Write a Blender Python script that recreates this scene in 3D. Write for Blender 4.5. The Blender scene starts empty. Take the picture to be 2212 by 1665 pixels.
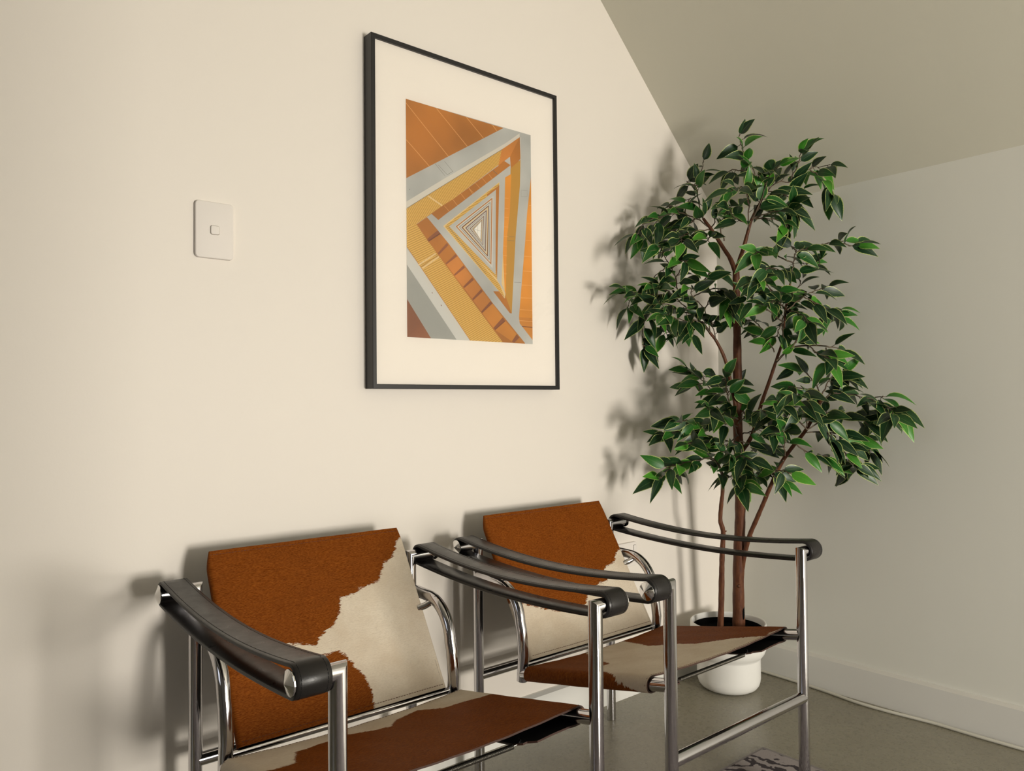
import bpy, bmesh, math, random, json
from mathutils import Vector, Matrix
# ---------------------------------------------------------------- camera, light, exposure
SC = bpy.context.scene
C = SC.collection
camd = bpy.data.cameras.new('camera'); cam = bpy.data.objects.new('camera', camd); C.objects.link(cam)
camd.sensor_width = 36.0; camd.lens = 1654.76 * 36.0 / 2212.0; camd.clip_start = .02
R_ = Vector((0.763612, -0.64561, -0.009239)); U_ = Vector((-0.007692, -0.023403, 0.999697)); F_ = Vector((0.64563, 0.763309, 0.022837))
mw = Matrix(((R_.x, U_.x, -F_.x, 0.0), (R_.y, U_.y, -F_.y, -1.6078), (R_.z, U_.z, -F_.z, 0.9101), (0, 0, 0, 1)))
cam.matrix_world = mw
SC.camera = cam
SC.view_settings.view_transform = 'Standard'; SC.view_settings.look = 'None'
SC.view_settings.gamma = 1.0; SC.view_settings.use_curve_mapping = False
SC.view_settings.exposure = 0.0
world = bpy.data.worlds.new('world'); SC.world = world; world.use_nodes = True
world.node_tree.nodes['Background'].inputs[0].default_value = (.75, .85, 1, 1)
world.node_tree.nodes['Background'].inputs[1].default_value = 0.6

def area(name, loc, rot, sx, sy, power, col):
    d = bpy.data.lights.new(name, 'AREA'); d.shape = 'RECTANGLE'; d.size = sx; d.size_y = sy
    d.energy = power; d.color = col
    o = bpy.data.objects.new(name, d); C.objects.link(o); o.location = loc; o.rotation_euler = rot
    return o
# daylight entering by the glazed door opposite the picture wall, plus an added fill lamp at an unseen left window
area('daylight_low_sun', (1.36, -4.16, .62), (math.radians(90), 0, 0), .62, .85, 108, (1.0, .94, .84))
area('daylight_door', (1.25, -4.165, 1.05), (math.radians(90), 0, 0), 1.1, 1.9, 9, (1.0, .95, .86))
area('side_fill_light', (-2.15, -1.25, 1.4), (math.radians(90), 0, math.radians(-90)), 1.1, 1.2, 3.0, (.93, .97, 1.0))

# ---------------------------------------------------------------- materials
def mat(name, col=(.5, .5, .5), rough=.5, metal=0.0, **kw):
    m = bpy.data.materials.new(name); m.use_nodes = True
    b = m.node_tree.nodes['Principled BSDF']
    b.inputs['Base Color'].default_value = (*col, 1); b.inputs['Roughness'].default_value = rough
    b.inputs['Metallic'].default_value = metal
    for k, v in kw.items(): b.inputs[k.replace('_', ' ')].default_value = v
    return m
def nd(m, t, **kw):
    n = m.node_tree.nodes.new(t)
    for k, v in kw.items(): setattr(n, k, v)
    return n
def lk(m, a, b): m.node_tree.links.new(a, b)
def bsdf(m): return m.node_tree.nodes['Principled BSDF']
def noise(m, scale, detail=4, rough=.5, coord=None, dist=0.0):
    n = nd(m, 'ShaderNodeTexNoise'); n.inputs['Scale'].default_value = scale
    n.inputs['Detail'].default_value = detail; n.inputs['Roughness'].default_value = rough; n.inputs['Distortion'].default_value = dist
    if coord is not None: lk(m, coord, n.inputs['Vector'])
    return n
def objco(m, sc=(1, 1, 1), rot=(0, 0, 0)):
    t = nd(m, 'ShaderNodeTexCoord'); p = nd(m, 'ShaderNodeMapping')
    p.inputs['Scale'].default_value = sc; p.inputs['Rotation'].default_value = rot
    lk(m, t.outputs['Object'], p.inputs['Vector']); return p.outputs['Vector']
def bump(m, h, strength, dist):
    b = nd(m, 'ShaderNodeBump'); b.inputs['Strength'].default_value = strength; b.inputs['Distance'].default_value = dist
    lk(m, h, b.inputs['Height']); lk(m, b.outputs['Normal'], bsdf(m).inputs['Normal']); return b
def ramp(m, fac, stops, interp='LINEAR'):
    r = nd(m, 'ShaderNodeValToRGB'); r.color_ramp.interpolation = interp
    e = r.color_ramp.elements
    while len(e) < len(stops): e.new(.5)
    for i, (p, c) in enumerate(stops): e[i].position = p; e[i].color = (*c, 1)
    lk(m, fac, r.inputs['Fac']); return r
def mixc(m, fac, a, b, mode='MIX'):
    n = nd(m, 'ShaderNodeMix', data_type='RGBA', blend_type=mode)
    for s, v in ((0, fac), (6, a), (7, b)):
        if hasattr(v, 'links') or hasattr(v, 'is_linked'): lk(m, v, n.inputs[s])
        elif s == 0: n.inputs[0].default_value = v
        else: n.inputs[s].default_value = (*v, 1)
    return n.outputs[2]
def math_(m, op, a, b=None, c=None):
    n = nd(m, 'ShaderNodeMath', operation=op)
    for i, v in enumerate((a, b, c)):
        if v is None: continue
        if isinstance(v, (int, float)): n.inputs[i].default_value = v
        else: lk(m, v, n.inputs[i])
    return n.outputs[0]

def paint(name, col, rough=.55, bs=.08):
    m = mat(name, col, rough)
    n = noise(m, 160, 3, .6, objco(m)); n2 = noise(m, 9, 2, .5, objco(m))
    s = math_(m, 'ADD', n.outputs[0], math_(m, 'MULTIPLY', n2.outputs[0], 3.0))
    bump(m, s, bs, .0015)
    return m
M = {}
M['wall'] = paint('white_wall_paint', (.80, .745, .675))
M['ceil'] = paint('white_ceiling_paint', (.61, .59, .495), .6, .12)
M['room'] = paint('darkened_room_walls', (.30, .29, .28))  # unseen walls coloured dark so the chrome reflects a dim room
M['trim'] = mat('white_trim_paint', (.74, .73, .69), .35)
M['bevel'] = mat('trim_edge_shade', (.46, .45, .42), .4)
M['plate'] = mat('switch_plastic', (.80, .75, .70), .6, Specular_IOR_Level=.25)
M['slot'] = mat('slot_dark', (.03, .03, .03), .6)
M['blackframe'] = mat('black_frame_wood', (.012, .011, .011), .38)
M['mat'] = mat('white_mat_board', (.79, .74, .67), .8)
M['cable'] = mat('white_cable_plastic', (.62, .60, .52), .45)
M['ceramic'] = mat('white_pot_glaze', (.80, .79, .75), .42)
M['soilbox'] = mat('black_pot_filler', (.004, .004, .004), 1.0, Specular_IOR_Level=.05)
# glass sheet: clear, with a true mirror reflection at grazing angles
g = bpy.data.materials.new('picture_glass'); g.use_nodes = True; nt = g.node_tree; nt.nodes.clear()
o_ = nt.nodes.new('ShaderNodeOutputMaterial'); mx = nt.nodes.new('ShaderNodeMixShader'); tr = nt.nodes.new('ShaderNodeBsdfTransparent')
gl = nt.nodes.new('ShaderNodeBsdfGlossy'); gl.inputs['Roughness'].default_value = .02; fr = nt.nodes.new('ShaderNodeFresnel'); fr.inputs[0].default_value = 1.4
nt.links.new(fr.outputs[0], mx.inputs[0]); nt.links.new(tr.outputs[0], mx.inputs[1]); nt.links.new(gl.outputs[0], mx.inputs[2]); nt.links.new(mx.outputs[0], o_.inputs[0])
M['glass'] = g
# concrete floor
m = mat('polished_concrete', (.2, .19, .15), .3)
co = objco(m); n1 = noise(m, 3.5, 6, .6, co); n2 = noise(m, 60, 4, .7, co)
r1 = ramp(m, n1.outputs[0], [(.3, (.205, .185, .135)), (.7, (.27, .25, .19))])
v = nd(m, 'ShaderNodeTexVoronoi'); v.inputs['Scale'].default_value = 75; lk(m, co, v.inputs['Vector'])
sp = ramp(m, v.outputs['Distance'], [(.03, (1, 1, 1)), (.07, (0, 0, 0))])
n3 = noise(m, 14, 2, .5, co); sp2 = ramp(m, n3.outputs[0], [(.56, (0, 0, 0)), (.66, (1, 1, 1))])
f = math_(m, 'MULTIPLY', math_(m, 'MULTIPLY', sp.outputs[0], sp2.outputs[0]), .55)
c1 = mixc(m, .25, r1.outputs[0], ramp(m, n2.outputs[0], [(.35, (.19, .175, .13)), (.65, (.26, .24, .18))]).outputs[0])
c2 = mixc(m, f, c1, (.6, .56, .46)); lk(m, c2, bsdf(m).inputs['Base Color'])
lk(m, ramp(m, n2.outputs[0], [(.3, (.22,) * 3), (.7, (.36,) * 3)]).outputs[0], bsdf(m).inputs['Roughness'])
bump(m, n2.outputs[0], .05, .002)
M['floor'] = m
# chrome, lightly scuffed along each tube
m = mat('chrome', (.60, .585, .60), .07, 1.0)
n = noise(m, 90, 3, .6, objco(m, (1, 1, .12))); lk(m, ramp(m, n.outputs[0], [(.35, (.05,) * 3), (.75, (.17,) * 3)]).outputs[0], bsdf(m).inputs['Roughness'])
bump(m, n.outputs[0], .05, .0004)
M['chrome'] = m
m = mat('polished_cap', (.80, .79, .78), .06, 1.0); M['cap'] = m
m = mat('spring_steel', (.32, .30, .26), .3, 1.0)
w = nd(m, 'ShaderNodeTexWave'); w.inputs['Scale'].default_value = 160; lk(m, objco(m), w.inputs['Vector']); bump(m, w.outputs[0], .9, .002); M['spring'] = m
# black saddle leather
m = mat('black_saddle_leather', (.016, .014, .013), .42)
n = noise(m, 420, 3, .6, objco(m)); n2 = noise(m, 35, 4, .6, objco(m))
bump(m, n.outputs[0], .18, .0006); lk(m, ramp(m, n2.outputs[0], [(.3, (.26,) * 3), (.7, (.38,) * 3)]).outputs[0], bsdf(m).inputs['Roughness'])
bsdf(m).inputs['Specular IOR Level'].default_value = .32
M['leather'] = m
M['leather_in'] = mat('black_leather_flesh_side', (.012, .011, .010), .7)
M['leather_edge'] = mat('black_leather_edge', (.010, .009, .008), .5)
M['thread_black'] = mat('black_thread', (.004, .004, .004), .8)
M['thread_brown'] = mat('brown_thread', (.10, .028, .008), .8)
M['hide_edge'] = mat('hide_edge_leather', (.045, .016, .008), .6)
# cowhide: brown and white patches; the patch outline lives in the attribute 'patch' (metres from the border)
def cowhide(name, seed, ang):
    m = mat(name, (.3, .1, .02), .55)
    bsdf(m).inputs['Specular IOR Level'].default_value = .04
    uv = nd(m, 'ShaderNodeAttribute', attribute_name='hideuv')
    mp = nd(m, 'ShaderNodeMapping'); mp.inputs['Rotation'].default_value = (0, 0, ang); mp.inputs['Scale'].default_value = (1, 6.0, 1); mp.inputs['Location'].default_value = (seed, seed * .7, 0)
    # hair lies in a slowly wandering direction
    wn = nd(m, 'ShaderNodeTexNoise'); wn.inputs['Scale'].default_value = 5; lk(m, uv.outputs['Vector'], wn.inputs['Vector'])
    va = nd(m, 'ShaderNodeVectorMath', operation='SCALE'); lk(m, wn.outputs['Color'], va.inputs[0]); va.inputs['Scale'].default_value = .06
    vb = nd(m, 'ShaderNodeVectorMath', operation='ADD'); lk(m, uv.outputs['Vector'], vb.inputs[0]); lk(m, va.outputs[0], vb.inputs[1])
    lk(m, vb.outputs[0], mp.inputs['Vector'])
    hair = noise(m, 170, 3, .6, mp.outputs[0]); tuft = noise(m, 36, 3, .6, mp.outputs[0]); big = noise(m, 9, 4, .6, uv.outputs['Vector'])
    pt = nd(m, 'ShaderNodeAttribute', attribute_name='patch')
    e = math_(m, 'ADD', pt.outputs['Fac'], math_(m, 'MULTIPLY', math_(m, 'SUBTRACT', hair.outputs[0], .5), .016))
    e = math_(m, 'ADD', e, math_(m, 'MULTIPLY', math_(m, 'SUBTRACT', tuft.outputs[0], .5), .018))
    f = math_(m, 'MULTIPLY_ADD', e, 420, .5)
    n_ = f.node; n_.use_clamp = True
    brown = mixc(m, big.outputs[0], (.115, .022, .001), (.240, .056, .003))
    hs = ramp(m, hair.outputs[0], [(.32, (0,) * 3), (.68, (1,) * 3)]); tsf = ramp(m, tuft.outputs[0], [(.35, (0,) * 3), (.7, (1,) * 3)])
    brown = mixc(m, math_(m, 'MULTIPLY', tsf.outputs[0], .32), brown, (.060, .010, .001))
    brown = mixc(m, hs.outputs[0], mixc(m, .5, brown, (.060, .010, .001)), mixc(m, .28, brown, (.48, .17, .03)))
    white = mixc(m, ramp(m, big.outputs[0], [(.35, (0,) * 3), (.7, (1,) * 3)]).outputs[0], (.70, .62, .50), (.59, .49, .37))
    white = mixc(m, math_(m, 'MULTIPLY', ramp(m, hair.outputs[0], [(.3, (1,) * 3), (.55, (0,) * 3)]).outputs[0], .35), white, (.42, .34, .25))
    lk(m, mixc(m, f, brown, white), bsdf(m).inputs['Base Color'])
    h = math_(m, 'ADD', hair.outputs[0], math_(m, 'MULTIPLY', tuft.outputs[0], 1.2))
    bump(m, h, .45, .0014)
    return m
# bark and leaves
m = mat('brown_bark', (.12, .045, .022), .5, Specular_IOR_Level=.25)
co = objco(m, (1, 1, .35)); n = noise(m, 90, 5, .6, co); n2 = noise(m, 12, 3, .5, objco(m))
lk(m, mixc(m, n2.outputs[0], ramp(m, n.outputs[0], [(.3, (.055, .018, .010)), (.7, (.22, .088, .036))]).outputs[0], (.10, .035, .018)), bsdf(m).inputs['Base Color'])
bump(m, n.outputs[0], .5, .003); M['bark'] = m
m = mat('green_brown_twig', (.07, .05, .028), .6); n = noise(m, 30, 3, .5, objco(m))
lk(m, ramp(m, n.outputs[0], [(.35, (.05, .035, .018)), (.65, (.13, .09, .055))]).outputs[0], bsdf(m).inputs['Base Color']); M['twig'] = m
m = mat('variegated_ficus_leaf', (.03, .12, .03), .38)
bsdf(m).inputs['Specular IOR Level'].default_value = .4
e = nd(m, 'ShaderNodeAttribute', attribute_name='edge'); t = nd(m, 'ShaderNodeAttribute', attribute_name='tone')
n = noise(m, 260, 2, .5, objco(m))
green = ramp(m, t.outputs['Fac'], [(0, (.006, .028, .009)), (.5, (.011, .060, .012)), (.8, (.028, .165, .016)), (1, (.080, .310, .022))])
green2 = mixc(m, math_(m, 'MULTIPLY', n.outputs[0], .35), green.outputs[0], (.006, .02, .006))
em = math_(m, 'ADD', e.outputs['Fac'], math_(m, 'MULTIPLY', math_(m, 'SUBTRACT', n.outputs[0], .5), .22))
mar = ramp(m, em, [(.84, (0,) * 3), (.93, (1,) * 3)]); rib = ramp(m, e.outputs['Fac'], [(.0, (1,) * 3), (.07, (0,) * 3)])
bc = mixc(m, math_(m, 'MULTIPLY', mar.outputs[0], .85), green2, (.52, .60, .20))
bc = mixc(m, math_(m, 'MULTIPLY', rib.outputs[0], .30), bc, (.18, .30, .10)); lk(m, bc, bsdf(m).inputs['Base Color'])
M['leaf'] = m
# rug
m = mat('patterned_rug', (.3, .27, .27), .95)
co = objco(m)
w = nd(m, 'ShaderNodeTexWave', wave_type='RINGS', rings_direction='SPHERICAL'); w.inputs['Scale'].default_value = 6.5; w.inputs['Distortion'].default_value = 14; w.inputs['Detail'].default_value = 3; w.inputs['Detail Scale'].default_value = 2.2
mp = nd(m, 'ShaderNodeMapping'); mp.inputs['Location'].default_value = (-.62, -.95, 0); lk(m, nd(m, 'ShaderNodeTexCoord').outputs['Object'], mp.inputs['Vector']); lk(m, mp.outputs[0], w.inputs['Vector'])
n = noise(m, 110, 3, .7, co); s = math_(m, 'ADD', w.outputs[0], math_(m, 'MULTIPLY', math_(m, 'SUBTRACT', n.outputs[0], .5), 1.1))
lk(m, ramp(m, s, [(.31, (.035, .026, .032)), (.43, (.33, .295, .29))]).outputs[0], bsdf(m).inputs['Base Color'])
n = noise(m, 700, 2, .5, co); bump(m, n.outputs[0], .6, .002); M['rug'] = m
M['rug_edge'] = mat('rug_binding', (.22, .20, .20), .9)

# ---------------------------------------------------------------- mesh helpers
def obj(name, bm, ms, parent=None, smooth=True, loc=None, autos=None):
    me = bpy.data.meshes.new(name); bm.normal_update(); bm.to_mesh(me); bm.free()
    for x in (ms if isinstance(ms, (list, tuple)) else [ms]): me.materials.append(x)
    for p in me.polygons: p.use_smooth = smooth
    if smooth and autos is not None:
        me.set_sharp_from_angle(angle=math.radians(autos))
    o = bpy.data.objects.new(name, me); C.objects.link(o)
    if parent: o.parent = parent
    if loc: o.location = loc
    return o
def thing(name, label, cat, loc=(0, 0, 0), rz=0, group=None):
    o = bpy.data.objects.new(name, None); C.objects.link(o); o.empty_display_size = .1
    o.location = loc; o.rotation_euler = (0, 0, rz); o['label'] = label; o['category'] = cat
    if group: o['group'] = group
    return o
def struct(o): o['kind'] = 'structure'; return o
def box(bm, x0, x1, y0, y1, z0, z1, mi=0):
    vs = [bm.verts.new((x, y, z)) for x in (x0, x1) for y in (y0, y1) for z in (z0, z1)]
    for f in ((0, 1, 3, 2), (4, 6, 7, 5), (0, 4, 5, 1), (2, 3, 7, 6), (0, 2, 6, 4), (1, 5, 7, 3)):
        fc = bm.faces.new([vs[i] for i in f]); fc.material_index = mi
    return vs
def sweep(bm, pts, rad, n=20, cap=True, mi=0):
    """tube along pts; corners are mitred on the bisecting plane"""
    pts = [Vector(p) for p in pts]; N = len(pts)
    if isinstance(rad, (int, float)): rad = [rad] * N
    dirs = [(pts[i + 1] - pts[i]).normalized() for i in range(N - 1)]
    a = dirs[0]; ref = Vector((0, 0, 1)) if abs(a.z) < .9 else Vector((1, 0, 0))
    u = a.cross(ref).normalized(); v = a.cross(u).normalized(); rings = []
    for i in range(N):
        d0 = dirs[max(i - 1, 0)]; d1 = dirs[min(i, N - 2)]
        nb = (d0 + d1).normalized() if i not in (0, N - 1) else (d1 if i == 0 else d0)
        ring = []
        for k in range(n):
            t = 2 * math.pi * k / n; off = (u * math.cos(t) + v * math.sin(t)) * rad[i]
            off = off - d0 * (off.dot(nb) / max(d0.dot(nb), .2))
            ring.append(bm.verts.new(pts[i] + off))
        rings.append(ring)
        if i < N - 1 and i > 0:
            q = d0.rotation_difference(d1); u = q @ u; v = q @ v
    for i in range(N - 1):
        for k in range(n):
            f = bm.faces.new((rings[i][k], rings[i][(k + 1) % n], rings[i + 1][(k + 1) % n], rings[i + 1][k])); f.material_index = mi
    if cap:
        for r_, rv in ((rings[0], True), (rings[-1], False)):
            f = bm.faces.new(list(reversed(r_)) if not rv else r_); f.material_index = mi
    return rings
def lathe(bm, prof, n=64, mi=0, close=False):
    rings = []
    for r, z in prof:
        rings.append([bm.verts.new((r * math.cos(2 * math.pi * k / n), r * math.sin(2 * math.pi * k / n), z)) for k in range(n)] if r > 1e-5 else [bm.verts.new((0, 0, z))])
    for a, b in zip(rings, rings[1:]):
        for k in range(n):
            if len(a) == 1: f = bm.faces.new((a[0], b[k], b[(k + 1) % n]))
            elif len(b) == 1: f = bm.faces.new((a[k], b[0], a[(k + 1) % n]))
            else: f = bm.faces.new((a[k], b[k], b[(k + 1) % n], a[(k + 1) % n]))
            f.material_index = mi
def spline(pts, n=6):
    pts = [Vector(p) for p in pts]; out = []
    for i in range(len(pts) - 1):
        p0 = pts[max(i - 1, 0)]; p1 = pts[i]; p2 = pts[i + 1]; p3 = pts[min(i + 2, len(pts) - 1)]
        for k in range(n):
            t = k / n
            out.append(.5 * ((2 * p1) + (p2 - p0) * t + (2 * p0 - 5 * p1 + 4 * p2 - p3) * t * t + (3 * p1 - p0 - 3 * p2 + p3) * t ** 3))
    out.append(pts[-1]); return out
def rrect(w, h, r, n=8):
    o = []
    for cx, cy, a0 in ((w / 2 - r, h / 2 - r, 0), (-w / 2 + r, h / 2 - r, 90), (-w / 2 + r, -h / 2 + r, 180), (w / 2 - r, -h / 2 + r, 270)):
        for k in range(n + 1):
            a = math.radians(a0 + 90 * k / n); o.append((cx + r * math.cos(a), cy + r * math.sin(a)))
    return o
def plate(bm, w, h, r, y0, y1, bev=.0012, cx=0, cz=0, mi=0):
    """rounded plate facing -Y from y0 (back) to y1 (front, smaller y)"""
    L = [[bm.verts.new((cx + x, y, cz + z)) for x, z in rrect(w - 2 * i, h - 2 * i, max(r - i, .0005))] for y, i in ((y0, 0), (y1 + bev, 0), (y1 + bev * .3, bev * .3), (y1, bev))]
    for a, b in zip(L, L[1:]):
        for k in range(len(a)): f = bm.faces.new((a[k], a[(k + 1) % len(a)], b[(k + 1) % len(a)], b[k])); f.material_index = mi
    f = bm.faces.new(L[-1]); f.material_index = mi

# ---------------------------------------------------------------- the room
XR = 2.3245; ZC = 1.5764; SL = .982
ZT = 2.55; XT = XR - (ZT - ZC) / SL; XW = -2.2; YF = -4.2
bm = bmesh.new(); box(bm, XW - .1, XR + .1, 0, .1, -.1, ZT + .1); struct(obj('wall_back', bm, M['wall'], smooth=False))
bm = bmesh.new(); box(bm, XR, XR + .1, YF, 0, 0, ZC + .05); struct(obj('wall_right', bm, paint('right_wall_cool_white', (.76, .755, .69)), smooth=False))  # right wall tinted a cooler white than the back wall
bm = bmesh.new(); box(bm, XW - .1, XW, YF, -1.85, 0, ZT); box(bm, XW - .1, XW, -.65, 0, 0, ZT); box(bm, XW - .1, XW, -1.85, -.65, 0, .8); box(bm, XW - .1, XW, -1.85, -.65, 2.0, ZT)
struct(obj('wall_left', bm, M['room'], smooth=False))
bm = bmesh.new(); box(bm, XW, .80, -2.62, -2.5, 0, ZT); struct(obj('added_shade_wall', bm, M['room'], smooth=False))  # unseen wall added to shade the left end of the back wall
DX0, DX1, DZ = .65, 1.85, 2.05
bm = bmesh.new(); box(bm, XW - .1, DX0, YF - .1, YF, 0, ZT); box(bm, DX1, XR + .1, YF - .1, YF, 0, ZT); box(bm, DX0, DX1, YF - .1, YF, DZ, ZT)
struct(obj('wall_front', bm, M['room'], smooth=False))
bm = bmesh.new(); box(bm, XW - .1, XR + .1, YF - .1, .1, -.1, 0); struct(obj('floor', bm, M['floor'], smooth=False))
bm = bmesh.new()
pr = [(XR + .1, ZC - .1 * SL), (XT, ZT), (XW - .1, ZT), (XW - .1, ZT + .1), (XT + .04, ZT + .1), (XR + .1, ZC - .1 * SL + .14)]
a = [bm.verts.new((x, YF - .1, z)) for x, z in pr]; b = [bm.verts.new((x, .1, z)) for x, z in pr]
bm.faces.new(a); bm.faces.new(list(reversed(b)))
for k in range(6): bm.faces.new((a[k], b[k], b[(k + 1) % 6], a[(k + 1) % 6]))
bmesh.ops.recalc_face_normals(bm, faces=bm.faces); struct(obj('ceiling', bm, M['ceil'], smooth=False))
# skirting boards with a chamfered top edge, its grazing-light grey put in the colour
def skirting(name, p0, p1, nrm, edge):
    bm = bmesh.new(); p0 = Vector(p0); p1 = Vector(p1); nrm = Vector(nrm)
    pf = [(0, 0, 0), (.015, 0, 0), (.015, .0955, 0), (.0065, .1034, 1), (0, .1034, 1)]
    A_ = [bm.verts.new(p0 + nrm * d + Vector((0, 0, z))) for d, z, _ in pf]; B_ = [bm.verts.new(p1 + nrm * d + Vector((0, 0, z))) for d, z, _ in pf]
    for k in range(4): f = bm.faces.new((A_[k], A_[k + 1], B_[k + 1], B_[k])); f.material_index = 1 if k == 2 else 0
    bm.faces.new(A_); bm.faces.new(list(reversed(B_))); bmesh.ops.recalc_face_normals(bm, faces=bm.faces)
    return struct(obj(name, bm, [M['trim'], edge], smooth=False))
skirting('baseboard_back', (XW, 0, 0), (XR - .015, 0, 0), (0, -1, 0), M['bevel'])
skirting('baseboard_right', (XR, YF, 0), (XR, 0, 0), (-1, 0, 0), mat('trim_edge_soft_shade', (.68, .66, .61), .4))  # same chamfer, with a paler shade put in its colour
# glazed door for the daylight; side window added for the fill lamp
def glazing(name, cx, cy, z0, z1, w, along_x, bars):
    bm = bmesh.new(); t = .05
    def bx(a0, a1, c, d):
        if along_x: box(bm, cx + a0, cx + a1, cy - .03, cy + .03, c, d)
        else: box(bm, cx - .03, cx + .03, cy + a0, cy + a1, c, d)
    bx(-w / 2, -w / 2 + t, z0, z1); bx(w / 2 - t, w / 2, z0, z1); bx(-w / 2 + t, w / 2 - t, z0, z0 + t); bx(-w / 2 + t, w / 2 - t, z1 - t, z1)
    for q in bars: bx(q - t / 2, q + t / 2, z0 + t, z1 - t)
    return struct(obj(name, bm, M['trim'], smooth=False))
glazing('door_1', (DX0 + DX1) / 2, YF + .0, 0, DZ, DX1 - DX0, True, [])
glazing('fill_window_1', XW - .03, -1.25, .8, 2.0, 1.2, False, [])

# ---------------------------------------------------------------- floor rug and cable
rug = thing('area_rug', 'grey and charcoal patterned flat rug on the floor under the chair fronts', 'rug', (.9, -1.55, 0))
bm = bmesh.new(); box(bm, -.893, .893, -1.053, 1.063, .0005, .006); obj('pile', bm, M['rug'], rug, smooth=False)
bm = bmesh.new(); box(bm, -.902, .902, 1.063, 1.070, .0005, .0055); box(bm, -.902, .902, -1.06, -1.053, .0005, .0055); box(bm, -.902, -.893, -1.053, 1.063, .0005, .0055); box(bm, .893, .902, -1.053, 1.063, .0005, .0055)
obj('binding', bm, M['rug_edge'], rug, smooth=False)
bm = bmesh.new()
cp = [(2.302, -.02, .005), (2.304, -.10, .005), (2.303, -.20, .005), (2.297, -.33, .005), (2.287, -.42, .005), (2.276, -.50, .005), (2.277, -.58, .005), (2.285, -.66, .005), (2.290, -.72, .005), (2.288, -.82, .005), (2.291, -.95, .005), (2.298, -1.15, .005), (2.30, -1.5, .005), (2.30, -2.2, .005)]
sweep(bm, spline(cp, 5), .0046, 10)
cb = obj('power_cable', bm, M['cable']); cb['label'] = 'thin off-white cable lying along the foot of the right baseboard'; cb['category'] = 'cable'

# ---------------------------------------------------------------- switch and socket
sw = thing('light_switch', 'white rounded wall switch with one small square button, left of the picture', 'light switch', (.5515, 0, 1.273))
bm = bmesh.new(); plate(bm, .078, .117, .008, -.0005, -.0085, .0018); obj('cover_plate', bm, M['plate'], sw, autos=50)
bm = bmesh.new(); plate(bm, .0195, .0195, .0042, -.0080, -.0089, .0003); obj('button_gap_shade', bm, mat('switch_gap_shadowline', (.30, .26, .21), .6), sw, autos=50)  # dark strip standing in for the shade in the gap round the button
bm = bmesh.new(); plate(bm, .0175, .0175, .0036, -.0088, -.0112, .0008); obj('button', bm, M['plate'], sw, autos=50)
so = thing('wall_socket', 'white power socket plate low on the wall behind the right chair', 'wall socket', (1.805, 0, .434))
bm = bmesh.new(); plate(bm, .117, .074, .008, -.0005, -.0080, .0018); obj('cover_plate', bm, M['plate'], so, autos=50)
for sx in (-.029, .029):
    for dx, dz, an in ((-.0065, -.012, .5), (.0065, -.012, -.5), (0, -.023, 0)):
        bm = bmesh.new(); box(bm, -.0011, .0011, -.0083, -.0078, -.004, .004)
        bmesh.ops.rotate(bm, cent=(0, 0, 0), matrix=Matrix.Rotation(an, 3, 'Y'), verts=bm.verts)
        bmesh.ops.translate(bm, vec=(sx + dx, 0, dz), verts=bm.verts); obj('pin_slot', bm, M['slot'], so, smooth=False)
for sx in (-.046, .046):
    bm = bmesh.new(); plate(bm, .013, .020, .002, -.0078, -.0083, .0001, sx, .018); obj('switch_surround', bm, M['slot'], so, autos=50)
    bm = bmesh.new(); plate(bm, .0118, .0188, .0018, -.0080, -.0105, .0005, sx, .018); obj('rocker', bm, M['plate'], so, autos=50)

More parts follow.
